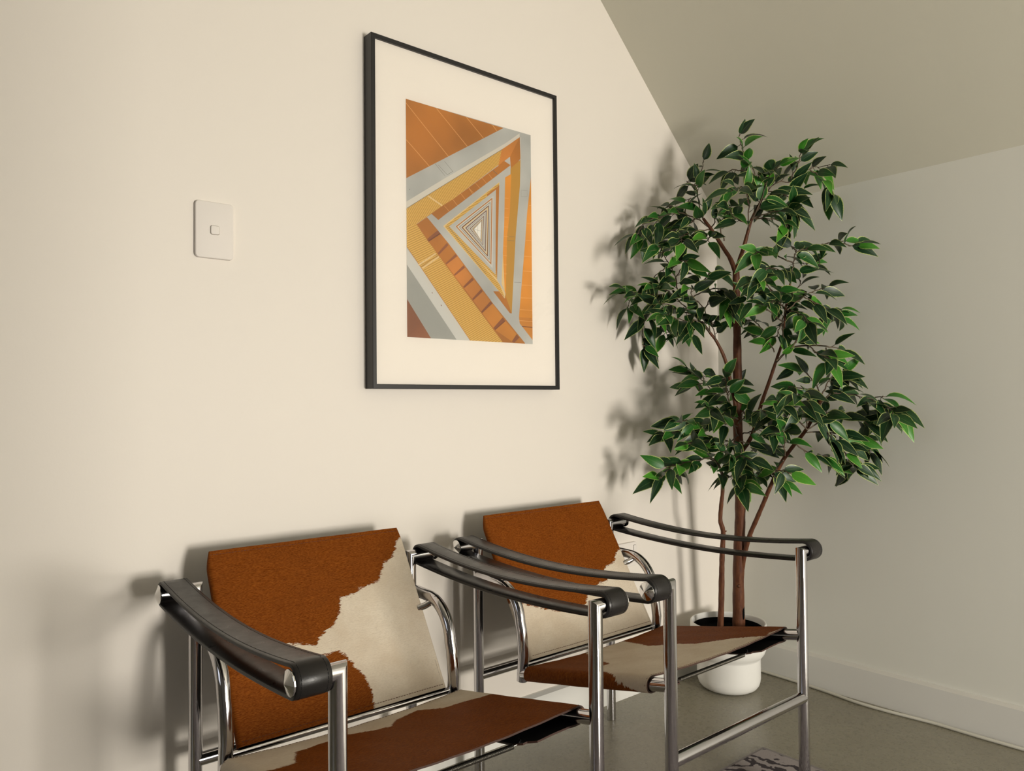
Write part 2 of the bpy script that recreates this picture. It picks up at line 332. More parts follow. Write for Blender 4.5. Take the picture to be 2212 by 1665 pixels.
# ---------------------------------------------------------------- framed print
ART = json.loads('''[["gray",[[-203.8,291.5],[203.8,291.5],[203.8,-291.5],[-203.8,-291.5]]],["rust",[[-203.8,291.5],[105.6,289.4],[-203.8,96.3]]],["peach",[[-203.0,281.9],[-77.0,175.6],[-77.8,174.6],[-203.8,280.9]]],["peach",[[-113.1,290.4],[-16.6,214.0],[-17.4,213.0],[-113.9,289.4]]],["peach",[[-19.2,290.3],[36.9,247.5],[36.1,246.5],[-20.0,289.3]]],["peach",[[67.6,290.1],[82.7,277.1],[81.9,276.1],[66.8,289.1]]],["peach",[[-203.4,191.8],[-135.0,138.7],[-135.8,137.7],[-204.2,190.8]]],["lightgray",[[-203.8,38.9],[-85.0,119.7],[110.9,248.3],[165.2,289.2],[167.0,277.3],[100.9,229.6],[-107.5,88.9],[-203.8,21.2]]],["dark",[[-118.4,148.8],[-88.2,123.6],[-88.6,123.0],[-118.8,148.2]]],["dark",[[-108.3,146.6],[-81.2,127.8],[-81.6,127.2],[-108.7,146.0]]],["dark",[[-89.4,160.2],[-63.8,139.6],[-64.2,139.0],[-89.8,159.6]]],["dark",[[-81.6,127.8],[-64.2,139.6],[-63.8,139.0],[-81.2,127.2]]],["goldb",[[-203.8,21.2],[-107.5,88.9],[100.9,231.1],[163.0,276.4],[130.2,219.0],[-61.3,69.9],[-126.8,22.7],[-174.7,-11.7],[-174.8,-17.0],[-203.8,-21.5]]],["orange",[[99.0,229.2],[165.0,278.4],[166.2,217.1],[129.8,191.5],[132.2,219.4],[86.7,183.1]]],["rust",[[128.1,215.5],[163.0,276.4],[166.2,220.2],[131.5,170.6]]],["rust",[[-174.7,-11.7],[-99.7,43.9],[-61.3,69.9],[86.7,183.1],[106.4,200.5],[129.8,193.0],[109.9,172.5],[-82.6,29.5],[-109.9,7.7],[-131.0,19.7],[-144.4,10.3]]],["peach",[[-128.9,18.7],[-109.7,5.5],[-110.1,4.9],[-129.3,18.1]]],["peach",[[-91.7,47.1],[-74.0,33.6],[-74.4,33.0],[-92.1,46.5]]],["peach",[[-65.5,68.3],[-49.6,53.9],[-50.2,53.3],[-66.1,67.7]]],["peach",[[-41.0,88.3],[-24.9,74.4],[-25.5,73.8],[-41.6,87.7]]],["peach",[[-14.2,106.2],[4.4,94.4],[4.0,93.8],[-14.6,105.6]]],["peach",[[-14.5,107.0],[-0.2,92.0],[-0.8,91.4],[-15.1,106.4]]],["peach",[[7.4,124.0],[25.6,109.7],[25.2,109.1],[7.0,123.4]]],["peach",[[29.7,141.3],[46.3,128.1],[45.9,127.5],[29.3,140.7]]],["peach",[[52.4,155.9],[67.4,142.3],[66.8,141.7],[51.8,155.3]]],["dark",[[67.8,168.1],[84.9,159.4],[84.1,158.0],[67.0,166.7]]],["gold",[[-203.8,-20.9],[-174.7,-12.3],[-111.0,-80.4],[98.4,-291.3],[-13.4,-291.5],[-164.7,-115.2],[-203.8,-71.5]]],["lightgray2",[[-203.8,-75.9],[-164.7,-116.8],[-12.5,-291.5],[-56.3,-291.0],[-203.8,-115.0]]],["midgray",[[-203.8,-115.0],[-56.3,-291.0],[-134.7,-291.4],[-203.8,-199.2]]],["maroon",[[-203.8,-199.2],[-134.7,-291.4],[-203.8,-291.5]]],["rust",[[-174.7,-12.3],[-144.4,9.6],[-79.2,-47.3],[62.4,-187.8],[177.5,-291.5],[97.5,-291.3],[-111.0,-80.4]]],["maroon",[[-174.7,-12.3],[-141.3,-50.5],[-102.5,-24.5],[-144.4,9.6]]],["rust",[[-174.7,-12.3],[-145.4,-45.9],[-111.0,-17.6],[-144.4,9.6]]],["maroon",[[-141.3,-50.5],[-109.0,-80.2],[-79.3,-52.2],[-102.5,-24.5]]],["rust",[[-141.3,-50.5],[-112.9,-76.6],[-83.9,-46.6],[-102.5,-24.5]]],["maroon",[[-109.0,-80.2],[-85.8,-101.8],[-51.5,-76.7],[-79.3,-52.2]]],["rust",[[-109.0,-80.2],[-88.6,-99.2],[-57.1,-71.7],[-79.3,-52.2]]],["maroon",[[-85.8,-101.8],[-60.2,-128.5],[-27.4,-103.7],[-51.5,-76.7]]],["orange",[[-85.8,-101.8],[-63.3,-125.3],[-32.3,-98.2],[-51.5,-76.7]]],["maroon",[[-60.2,-128.5],[-30.2,-156.9],[1.2,-132.4],[-27.4,-103.7]]],["orange",[[-60.2,-128.5],[-33.8,-153.5],[-4.6,-126.6],[-27.4,-103.7]]],["maroon",[[-30.2,-156.9],[-1.6,-186.1],[30.4,-159.9],[1.2,-132.4]]],["orange",[[-30.2,-156.9],[-5.0,-182.5],[24.5,-154.4],[1.2,-132.4]]],["maroon",[[-1.6,-186.1],[27.5,-217.5],[62.4,-189.5],[30.4,-159.9]]],["orange",[[-1.6,-186.1],[24.0,-213.7],[55.9,-183.6],[30.4,-159.9]]],["maroon",[[27.5,-217.5],[70.1,-259.0],[105.9,-232.9],[62.4,-189.5]]],["orange2",[[27.5,-217.5],[65.0,-254.0],[97.1,-224.1],[62.4,-189.5]]],["maroon",[[70.1,-259.0],[136.8,-291.0],[155.4,-275.5],[105.9,-232.9]]],["orange2",[[70.1,-259.0],[128.6,-287.1],[145.4,-266.9],[105.9,-232.9]]],["umber",[[-142.1,-49.3],[-103.3,-23.3],[-101.7,-25.7],[-140.5,-51.7]]],["umber",[[69.5,-258.2],[105.3,-232.1],[106.5,-233.7],[70.7,-259.8]]],["gray",[[129.5,192.9],[-109.9,7.7],[-100.3,0.1],[-95.2,-5.6],[89.7,140.2],[113.7,165.1]]],["gray",[[129.5,192.9],[131.9,170.6],[109.6,156.0],[105.1,30.0],[93.9,-133.7],[108.3,-160.1],[78.6,-125.5],[82.4,-7.7],[89.7,140.2]]],["gray",[[-144.4,10.3],[-129.8,19.5],[-109.9,7.7],[-89.8,-9.7],[122.0,-211.0],[128.7,-217.6],[153.6,-237.0],[203.7,-278.6],[203.8,-291.5],[177.5,-291.5],[62.4,-187.8],[-79.2,-47.3]]],["gray",[[161.4,144.1],[201.5,151.2],[180.3,-5.1],[153.9,-219.4],[155.9,-236.8],[203.7,-278.6],[203.5,-291.5],[176.1,-291.5],[128.7,-215.8],[139.1,-126.0],[145.5,0.8]]],["gray",[[163.1,288.7],[203.8,291.5],[202.1,155.9],[188.5,71.5],[155.9,66.4],[166.1,210.9]]],["lightgray",[[167.7,277.3],[166.5,195.5],[165.1,195.5],[166.3,277.3]]],["amber",[[203.8,173.3],[188.0,71.6],[180.3,-5.1],[154.8,-219.3],[157.3,-236.8],[203.8,-280.1],[203.8,175.4]]],["orange2",[[154.8,-219.3],[157.3,-236.8],[203.8,-280.1],[203.8,-219.3]]],["peach",[[195.8,93.7],[203.7,94.9],[203.9,93.9],[196.0,92.7]]],["peach",[[188.0,42.6],[203.8,43.9],[203.8,42.9],[188.0,41.6]]],["peach",[[181.7,-4.4],[203.8,-3.4],[203.8,-4.4],[181.7,-5.4]]],["peach",[[174.9,-49.6],[203.8,-48.2],[203.8,-49.2],[174.9,-50.6]]],["peach",[[169.7,-90.8],[203.8,-89.4],[203.8,-90.4],[169.7,-91.8]]],["peach",[[165.4,-130.0],[203.8,-128.0],[203.8,-129.0],[165.4,-131.0]]],["peach",[[161.6,-165.6],[203.8,-163.4],[203.8,-164.4],[161.6,-166.6]]],["peach",[[157.9,-198.3],[203.8,-197.0],[203.8,-198.0],[157.9,-199.3]]],["peach",[[154.7,-228.7],[203.8,-228.1],[203.8,-229.1],[154.7,-229.7]]],["umber",[[165.1,-243.3],[203.8,-244.2],[203.8,-246.4],[165.1,-245.5]]],["olive",[[129.4,183.8],[165.7,215.5],[162.8,144.3],[145.5,0.8],[128.8,-211.6],[106.9,-163.6],[115.0,-3.3],[125.9,67.9]]],["amber",[[110.0,155.7],[131.9,169.6],[125.9,67.9],[115.0,-3.3],[108.3,-160.1],[93.9,-133.7],[105.1,30.0]]],["peach",[[104.7,99.7],[121.0,101.0],[121.0,100.2],[104.7,98.9]]],["peach",[[104.4,71.9],[120.6,73.1],[120.6,72.3],[104.4,71.1]]],["peach",[[104.0,47.6],[120.2,48.6],[120.2,47.8],[104.0,46.8]]],["peach",[[103.7,21.6],[119.9,22.5],[119.9,21.7],[103.7,20.8]]],["peach",[[103.3,-4.4],[119.5,-3.7],[119.5,-4.5],[103.3,-5.2]]],["peach",[[99.4,-30.9],[114.6,-30.4],[114.6,-31.2],[99.4,-31.7]]],["peach",[[99.0,-56.9],[114.2,-56.4],[114.2,-57.2],[99.0,-57.7]]],["peach",[[98.7,-81.1],[113.9,-80.8],[113.9,-81.6],[98.7,-81.9]]],["peach",[[98.3,-105.3],[113.6,-105.1],[113.6,-105.9],[98.3,-106.1]]],["rust",[[106.9,-163.6],[128.8,-211.6],[122.0,-211.0],[65.0,-156.9],[87.0,-155.0],[103.6,-172.6]]],["dark",[[120.3,-3.9],[140.8,-1.1],[141.0,-1.9],[120.5,-4.7]]],["dark",[[115.7,-13.9],[140.7,-12.4],[140.7,-13.2],[115.7,-14.7]]],["rust",[[-203.3,-70.9],[-164.2,-115.5],[-165.2,-116.3],[-204.3,-71.7]]],["rust",[[-164.2,-115.5],[-12.0,-291.1],[-13.0,-291.9],[-165.2,-116.3]]],["rust",[[-174.3,-12.0],[-110.6,-80.1],[-111.4,-80.7],[-175.1,-12.6]]],["rust",[[-110.6,-80.0],[97.9,-290.9],[97.1,-291.7],[-111.4,-80.8]]],["dark",[[-203.5,22.9],[-107.8,89.0],[-107.2,88.2],[-202.9,22.1]]],["dark",[[-107.8,89.0],[100.6,230.9],[101.2,230.1],[-107.2,88.2]]],["lightgold",[[-171.4,-111.0],[-119.8,-76.4],[-117.6,-79.8],[-169.2,-114.4]]],["lightgold",[[-160.2,-117.8],[-110.2,-83.4],[-108.0,-86.6],[-158.0,-121.0]]],["umber",[[-163.1,-115.7],[-112.0,-81.2],[-111.6,-81.8],[-162.7,-116.3]]],["lightgold",[[-139.2,64.9],[-96.9,47.7],[-98.5,43.9],[-140.8,61.1]]],["dark",[[139.1,-125.6],[163.6,-124.0],[163.6,-124.8],[139.1,-126.4]]],["midgray",[[167.3,131.4],[191.7,133.9],[191.7,133.1],[167.3,130.6]]],["midgray",[[192.1,133.4],[189.5,116.9],[188.7,117.1],[191.3,133.6]]],["midgray",[[166.9,113.7],[189.0,117.4],[189.2,116.6],[167.1,112.9]]],["midgray",[[167.7,131.0],[167.4,113.3],[166.6,113.3],[166.9,131.0]]],["umber",[[-153.1,-99.1],[-151.9,-99.6],[-152.3,-100.8],[-153.5,-100.3]]],["umber",[[-143.5,-92.7],[-142.4,-93.2],[-142.8,-94.2],[-143.9,-93.7]]],["umber",[[-134.0,-87.4],[-132.8,-87.9],[-133.2,-89.1],[-134.4,-88.6]]],["umber",[[-124.3,-81.5],[-123.2,-82.0],[-123.6,-83.0],[-124.7,-82.5]]],["umber",[[-138.0,-108.7],[-136.9,-109.2],[-137.3,-110.2],[-138.4,-109.7]]],["umber",[[-128.4,-99.5],[-127.2,-100.0],[-127.6,-101.2],[-128.8,-100.7]]],["umber",[[-160.7,-105.7],[-159.5,-106.2],[-159.9,-107.4],[-161.1,-106.9]]],["umber",[[-129.8,-176.0],[-128.3,-178.4],[-129.9,-179.4],[-131.4,-177.0]]],["umber",[[-103.0,-205.1],[-101.5,-208.2],[-103.3,-209.0],[-104.8,-205.9]]],["dark",[[-194.7,71.7],[-193.2,69.8],[-194.4,68.8],[-195.9,70.7]]],["lightgold",[[90.2,140.3],[-95.2,-5.6],[105.9,-172.4]]],["gold",[[88.8,137.3],[-89.7,-4.8],[78.6,-123.1]]],["gold",[[-89.8,-6.5],[104.6,-170.8],[87.2,-136.1],[-76.7,-4.6]]],["dark",[[-78.3,-4.5],[40.0,-111.3],[39.2,-112.1],[-79.1,-5.3]]],["rust",[[89.6,131.2],[46.8,99.7],[78.6,-123.1]]],["gray",[[77.5,117.0],[-76.7,-3.6],[73.5,-111.7]]],["gray",[[89.7,140.2],[109.6,156.0],[105.1,30.0],[93.9,-133.7],[107.4,-160.1],[78.6,-125.5],[82.8,-7.6]]],["lightgray2",[[68.5,98.3],[-58.6,-1.0],[63.6,-95.6]]],["rust",[[64.9,93.3],[-56.6,-1.1],[59.4,-86.5]]],["lightgray",[[61.7,87.5],[-51.8,-1.0],[56.4,-81.3]]],["midgray",[[58.6,81.9],[-47.1,-0.9],[53.6,-76.3]]],["lightgray2",[[55.6,76.4],[-42.6,-0.8],[50.8,-71.4]]],["umber",[[52.7,71.2],[-38.2,-0.7],[48.1,-66.7]]],["lightgold",[[49.9,66.2],[-33.9,-0.6],[45.5,-62.2]]],["gray",[[47.3,61.3],[-29.8,-0.6],[43.0,-57.8]]],["umber",[[44.7,56.7],[-25.8,-0.5],[40.7,-53.7]]],["lightgray2",[[42.3,52.3],[-22.0,-0.4],[38.4,-49.7]]],["midgray",[[39.9,48.1],[-18.4,-0.3],[36.2,-45.9]]],["lightgray",[[37.7,44.1],[-15.0,-0.3],[34.2,-42.4]]],["umber",[[35.7,40.4],[-11.7,-0.2],[32.3,-39.0]]],["lightgray2",[[33.8,36.9],[-8.7,-0.2],[30.5,-35.9]]],["midgray",[[32.0,33.7],[-5.9,-0.1],[28.9,-33.0]]],["lightgold",[[30.4,30.9],[-3.4,-0.1],[27.4,-30.5]]],["umber",[[29.1,28.3],[-1.2,-0.0],[26.1,-28.2]]],["lightgray2",[[27.9,26.2],[0.7,0.0],[25.0,-26.3]]],["midgray",[[27.0,24.5],[2.1,0.1],[24.2,-24.8]]],["white",[[26.5,23.6],[2.9,0.1],[23.7,-24.0]]],["midgray",[[2.9,0.5],[26.1,-1.3],[26.1,-2.1],[2.9,-0.3]]],["midgray",[[15.3,13.5],[14.9,-16.8],[14.1,-16.8],[14.5,13.5]]]]''')
FX0, FX1, FZ0, FZ1 = .906, 1.5085, .9467, 1.7884; FD = .035
pic = thing('framed_print', 'large black-framed print of a triangular orange and grey stairwell, hung on the wall', 'picture', ((FX0 + FX1) / 2, 0, (FZ0 + FZ1) / 2))
fw, fh = (FX1 - FX0) / 2, (FZ1 - FZ0) / 2; ft = .0105
bm = bmesh.new()
oc = [(-fw, -fh), (fw, -fh), (fw, fh), (-fw, fh)]; ic = [(-fw + ft, -fh + ft), (fw - ft, -fh + ft), (fw - ft, fh - ft), (-fw + ft, fh - ft)]
b0 = .0008
ls = [[bm.verts.new((x, -.001, z)) for x, z in oc], [bm.verts.new((x, -FD + b0, z)) for x, z in oc], [bm.verts.new((x * (1 - b0 / fw), -FD, z * (1 - b0 / fh))) for x, z in oc],
      [bm.verts.new((x + math.copysign(b0, x), -FD, z + math.copysign(b0, z))) for x, z in ic], [bm.verts.new((x, -FD + b0, z)) for x, z in ic], [bm.verts.new((x, -.001, z)) for x, z in ic]]
for A_, B_ in zip(ls, ls[1:] + ls[:1]):
    for k in range(4): bm.faces.new((A_[k], A_[(k + 1) % 4], B_[(k + 1) % 4], B_[k]))
bmesh.ops.recalc_face_normals(bm, faces=bm.faces)
obj('frame', bm, M['blackframe'], pic, smooth=False)
bm = bmesh.new(); box(bm, -fw + ft, fw - ft, -.012, -.0275, -fh + ft, fh - ft); bmesh.ops.recalc_face_normals(bm, faces=bm.faces); obj('mat_board', bm, M['mat'], pic, smooth=False)
AC = {'gray': (.44, .44, .41), 'lightgray': (.58, .55, .48), 'lightgray2': (.54, .53, .49), 'midgray': (.31, .31, .28), 'rust': (.42, .158, .022), 'peach': (.76, .40, .13),
      'gold': (.60, .36, .075), 'goldb': (.60, .36, .075), 'orange': (.52, .20, .035), 'orange2': (.55, .22, .030), 'maroon': (.25, .085, .030), 'amber': (.66, .27, .03), 'olive': (.47, .25, .035),
      'umber': (.15, .05, .02), 'dark': (.14, .13, .10), 'lightgold': (.68, .50, .24), 'white': (.78, .75, .68)}
names = list(AC); mats = []
for k in names:
    m = mat('print_ink_' + k, AC[k], .6)
    if k in ('gold', 'goldb'):   # ribbed cladding in the photograph of the stairwell: fine parallel lines
        w = nd(m, 'ShaderNodeTexWave', bands_direction='Z'); w.inputs['Scale'].default_value = 62; w.inputs['Distortion'].default_value = 0
        lk(m, objco(m, (1, 1, 1), (0, math.radians(28 if k == 'gold' else -58), 0)), w.inputs['Vector'])
        lk(m, ramp(m, w.outputs[0], [(.2, (.44, .25, .045)), (.6, (.64, .40, .095))]).outputs[0], bsdf(m).inputs['Base Color'])
    elif k in ('rust', 'orange', 'orange2', 'gray', 'maroon', 'amber'):
        n = noise(m, 6, 2, .5, objco(m)); c = AC[k]
        lk(m, ramp(m, n.outputs[0], [(.35, tuple(q * .82 for q in c)), (.65, tuple(min(1, q * 1.14) for q in c))]).outputs[0], bsdf(m).inputs['Base Color'])
    mats.append(m)
from mathutils.geometry import tessellate_polygon
pu, pv = (1.20875 - (FX0 + FX1) / 2), (1.364 - (FZ0 + FZ1) / 2)
bm = bmesh.new()
PW, PH = .2036, .2914
box(bm, pu - PW, pu + PW, -.0276, -.0279, pv - PH, pv + PH, names.index('gray')); bmesh.ops.recalc_face_normals(bm, faces=bm.faces)
for i, (col, pts) in enumerate(ART):
    q = []
    for p in pts:
        if not q or abs(p[0] - q[-1][0]) + abs(p[1] - q[-1][1]) > .05: q.append(p)
    if len(q) < 3: continue
    y = -.0279 - .00000022 * 60 * (i + 1) / 6
    vs = [bm.verts.new((pu + p[0] / 1000, y, pv + p[1] / 1000)) for p in q]
    for tri in tessellate_polygon([[Vector((p[0], p[1], 0)) for p in q]]):
        try: f = bm.faces.new([vs[t] for t in tri])
        except ValueError: continue
        f.normal_update()
        if f.normal.y > 0: f.normal_flip()
        f.material_index = names.index(col)
obj('print', bm, mats, pic, smooth=False)
bm = bmesh.new(); gx, gz = fw - ft, fh - ft
bm.faces.new([bm.verts.new(p) for p in ((-gx, -.0318, -gz), (gx, -.0318, -gz), (gx, -.0318, gz), (-gx, -.0318, gz))]); obj('glass', bm, M['glass'], pic, smooth=False)

# ---------------------------------------------------------------- sling chairs
HIDES = json.loads('''{"b1":[[0.2686,0.3798],[0.2079,0.3282],[0.1902,0.3005],[0.1607,0.285],[0.1382,0.2521],[0.1142,0.2434],[0.0842,0.239],[0.0745,0.2315],[0.0359,0.2271],[0.029,0.2006],[0.005,0.1751],[-0.0277,0.1607],[-0.0421,0.1414],[-0.07,0.1537],[-0.1022,0.1568],[-0.0832,0.1374],[-0.063,0.1223],[-0.0369,0.1229],[-0.0043,0.127],[0.0141,0.1165],[0.0265,0.0943],[0.0446,0.0708],[0.0562,0.0351],[0.051,0.003],[0.0455,-0.0265],[0.2557,-0.0439]],"b2":[[0.3151,0.2519],[0.2133,0.2115],[0.1957,0.2043],[0.1851,0.1895],[0.1716,0.1793],[0.1465,0.1777],[0.126,0.1675],[0.1379,0.1498],[0.1243,0.1389],[0.0877,0.1346],[0.0427,0.1231],[0.0152,0.0943],[-0.0228,0.089],[-0.0598,0.0839],[-0.123,0.1029],[-0.1872,0.1276],[-0.2453,0.144],[-0.2792,-0.0443],[0.2436,-0.0479]],"s1":[[0.2434,0.0045],[0.2045,-0.0129],[0.1451,-0.0296],[0.1121,-0.073],[0.0566,-0.0571],[0.0274,-0.0243],[-0.0223,-0.0471],[-0.0449,-0.0575],[-0.0896,-0.0513],[-0.1522,-0.0371],[-0.1834,0.0298],[-0.2235,0.0412],[-0.2531,0.0255],[-0.3397,-0.1022],[-0.3386,-0.3684],[-0.2291,-0.2023],[0.2999,-0.2139],[0.3043,-0.0502]],"s2":[[0.0799,-0.1032],[0.0395,0.0095],[0.0652,0.0726],[0.076,0.123],[0.0997,0.1498],[0.1371,0.1857],[0.1611,0.2525],[0.1921,0.2441],[0.2698,0.2647],[0.0339,0.3984],[-0.2351,0.4083],[-0.2975,0.3306],[-0.3053,0.2539],[-0.2789,0.2206],[-0.2704,0.198],[-0.2626,0.1909],[-0.2677,0.1798],[-0.2547,0.1701],[-0.2456,0.1488],[-0.239,0.1388],[-0.2271,0.0946],[-0.1911,0.063],[-0.1734,0.0629],[-0.1551,0.0651],[-0.1388,0.0305],[-0.114,-0.0159],[-0.0663,-0.0923],[-0.0199,-0.1408]]}''')
W2 = .2393; D2 = .2967; TR = .0126; ZA = .561
def tz(ly): return .371 - (.285 - ly) * .207        # height of the seat rails above the floor; ly is forward
def sdf(poly, x, y):
    d = 1e9; ins = False; n = len(poly); j = n - 1
    for i in range(n):
        ax, ay = poly[j]; bx_, by_ = poly[i]; ex, ey = bx_ - ax, by_ - ay
        t = max(0, min(1, ((x - ax) * ex + (y - ay) * ey) / (ex * ex + ey * ey + 1e-12)))
        dd = (x - ax - ex * t) ** 2 + (y - ay - ey * t) ** 2
        if dd < d: d = dd
        if (ay > y) != (by_ > y) and x < (bx_ - ax) * (y - ay) / (by_ - ay) + ax: ins = not ins
        j = i
    return math.sqrt(d) * (1 if ins else -1)
def attrs(o, patch, huv):
    a = o.data.attributes.new('patch', 'FLOAT', 'POINT'); a.data.foreach_set('value', patch)
    a = o.data.attributes.new('hideuv', 'FLOAT_VECTOR', 'POINT'); a.data.foreach_set('vector', [c for v in huv for c in v])
def grid_solid(outer, inner, name, mlist, parent, patchfn, uvs, edge_mi=1, inner_mi=2, closed_top=None):
    """outer / inner: lists of rows of points; joined round the rim into one sheet with thickness"""
    bm = bmesh.new(); nu, nv = len(outer), len(outer[0])
    O = [[bm.verts.new(p) for p in r] for r in outer]; I = [[bm.verts.new(p) for p in r] for r in inner]
    for i in range(nu - 1):
        for j in range(nv - 1):
            bm.faces.new((O[i][j], O[i + 1][j], O[i + 1][j + 1], O[i][j + 1]))
            f = bm.faces.new((I[i][j], I[i][j + 1], I[i + 1][j + 1], I[i + 1][j])); f.material_index = inner_mi
    for i in range(nu - 1):
        for j in (0, nv - 1): f = bm.faces.new((O[i][j], O[i + 1][j], I[i + 1][j], I[i][j])); f.material_index = edge_mi
    for j in range(nv - 1):
        for i in (0, nu - 1): f = bm.faces.new((O[i][j], O[i][j + 1], I[i][j + 1], I[i][j])); f.material_index = edge_mi
    bm.verts.index_update(); bmesh.ops.recalc_face_normals(bm, faces=bm.faces)
    n = len(bm.verts); o = obj(name, bm, mlist, parent, autos=40)
    uv = [(*uvs[i][j], 0) for i in range(nu) for j in range(nv)]; uv = uv + uv
    pv_ = [patchfn(*u[:2]) for u in uv[:nu * nv]]; attrs(o, pv_ + pv_, uv)
    return o
def stitches(bm, pts, nrm, pitch=.0062, ln=.0042, wd=.0011, lift=.0005):
    pts = [Vector(p) for p in pts]; acc = 0.0
    for i in range(len(pts) - 1):
        a, b = pts[i], pts[i + 1]; L = (b - a).length; d = (b - a) / L; s = acc
        n = nrm[i] if isinstance(nrm, list) else nrm
        n = Vector(n).normalized(); sd = d.cross(n).normalized()
        while s < L:
            c = a + d * s
            vs = []
            for q in (-ln / 2, ln / 2):
                for e_, hgt in ((-wd / 2, 0), (0, lift), (wd / 2, 0)): vs.append(bm.verts.new(c + d * q + sd * e_ + n * hgt))
            bm.faces.new((vs[0], vs[1], vs[4], vs[3])); bm.faces.new((vs[1], vs[2], vs[5], vs[4]))
            s += pitch
        acc = s - L
def make_chair(label, loc, rz, hb, hs, wb, ws, seed):
    """local axes: x to the viewer's right, -y forward, z up"""
    t = thing('sling_armchair', label, 'armchair', loc, rz, 'tubular steel sling armchairs')
    P = lambda x, ly, z: Vector((x, -ly, z))
    for sx in (-1, 1):
        for sy in (1, -1):
            bm = bmesh.new(); z0 = .0062 if sy > 0 else 0
            sweep(bm, [P(sx * W2, sy * D2, z0), P(sx * W2, sy * D2, z0 + .001), P(sx * W2, sy * D2, ZA), P(sx * (W2 + .065), sy * D2, ZA)], [TR * .9, TR, TR, TR], 28)
            leg = obj('leg', bm, M['chrome'], t, autos=35)
            bm = bmesh.new(); n = 16; r = .0172
            x0 = W2 + .0645
            rings = [[bm.verts.new(P(sx * xx, sy * D2 + rr * math.cos(2 * math.pi * k / n), ZA + rr * math.sin(2 * math.pi * k / n))) for k in range(n)] for xx, rr in ((x0, r), (x0 + .002, r), (x0 + .0024, r - .0004))]
            apex = bm.verts.new(P(sx * (x0 + .0088), sy * D2, ZA))
            for A_, B_ in zip(rings, rings[1:]):
                for k in range(n): bm.faces.new((A_[k], A_[(k + 1) % n], B_[(k + 1) % n], B_[k]))
            for k in range(n): bm.faces.new((rings[-1][k], rings[-1][(k + 1) % n], apex))
            bm.faces.new(rings[0]); bmesh.ops.recalc_face_normals(bm, faces=bm.faces)
            obj('end_cap', bm, M['cap'], leg, smooth=False)
        # side rail from the front leg, down to the back of the seat
        bm = bmesh.new(); sweep(bm, [P(sx * W2, D2 - .004, tz(D2 - .004)), P(sx * W2, -.128, tz(-.128))], TR, 28); obj('seat_rail', bm, M['chrome'], t, autos=35)
        # brace rising from the rail end and bending back to the rear leg
        pts = [P(sx * W2, -.133, .268), P(sx * W2, -.127, .330), P(sx * W2, -.133, .385)]
        for k in range(0, 11):
            a = math.radians(9 * k); pts.append(P(sx * W2, -.218 + .080 * math.cos(a) - .004 * k / 10, .400 + .083 * math.sin(a)))
        pts.append(P(sx * W2, -D2 + .003, .486))
        bm = bmesh.new(); sweep(bm, pts, TR, 28); obj('back_brace', bm, M['chrome'], t, autos=35)
        # pivot pin between brace and backrest
        bm = bmesh.new(); sweep(bm, [P(sx * .232, -.205, .472), P(sx * .222, -.210, .466), P(sx * .206, -.215, .462)], .0072, 14); obj('pivot_pin', bm, M['chrome'], t, autos=35)
    bm = bmesh.new(); sweep(bm, [P(-W2 + .004, D2, .2315), P(W2 - .004, D2, .2315)], TR, 28); obj('front_stretcher', bm, M['chrome'], t, autos=35)
    bm = bmesh.new(); sweep(bm, [P(-W2 + .004, -D2, .237), P(W2 - .004, -D2, .237)], TR, 28); obj('rear_stretcher', bm, M['chrome'], t, autos=35)
    bm = bmesh.new(); sweep(bm, [P(-W2, -.130, .303), P(W2, -.130, .303)], .0068, 18); obj('rear_crossbar', bm, M['chrome'], t, autos=35)
    # seat sling: hide lies over both rails and returns underneath, laced by springs
    R0 = TR + .0012; TH = .0034; RO = R0 + TH; YB, YN = -.108, .252
    xs = []   # cross section (x, dz, nx, nz, s)
    nflat = 110
    def sec(r):
        o = []
        for k in range(13): o.append((-W2 + .118 * (1 - k / 13) + 0, -r))
        for k in range(13):
            a = math.radians(270 - 180 * k / 13); o.append((-W2 + r * math.cos(a), r * math.sin(a)))
        for k in range(nflat + 1):
            x = -W2 + 2 * W2 * k / nflat; o.append((x, r - .009 * (1 - (x / W2) ** 2)))
        for k in range(1, 14):
            a = math.radians(90 - 180 * k / 13); o.append((W2 + r * math.cos(a), r * math.sin(a)))
        for k in range(1, 14): o.append((W2 - .118 * k / 13, -r))
        return o
    so_, si_ = sec(RO), sec(R0); nv = 96
    arc = [0.0]
    for a, b in zip(so_, so_[1:]): arc.append(arc[-1] + math.hypot(b[0] - a[0], b[1] - a[1]))
    mid = arc[len(arc) // 2]; outer = []; inner = []; uvs = []
    for k, (po, pi_) in enumerate(zip(so_, si_)):
        ro, ri, ru = [], [], []
        und = k < 12 or k > len(so_) - 13
        kk = min(k, len(so_) - 1 - k)
        for j in range(nv + 1):
            f_ = j / nv; y0, y1 = YB, YN
            if und: y1 = YN - (.035 if kk == 0 else .02 if kk < 3 else .004); y0 = YB + .004
            ly = y0 + (y1 - y0) * f_
            rip = .0002 * math.sin(ly * 60 + po[0] * 25 + seed) + .0003 * math.sin(ly * 23 - po[0] * 90)
            dr = -.006 * max(0, (12 - kk) / 12) if und else 0
            ro.append(P(po[0], ly, tz(ly) + po[1] + rip + dr)); ri.append(P(pi_[0], ly, tz(ly) + pi_[1] + rip + dr)); ru.append((arc[k] - mid, ly))
        outer.append(ro); inner.append(ri); uvs.append(ru)
    hidem = cowhide('cowhide_seat', seed, ws[2])
    sg = ws[0]
    seat = grid_solid(outer, inner, 'seat_sling', [hidem, M['hide_edge'], M['leather_in']], t, lambda u, v: sg * sdf(hs, u, v), uvs)
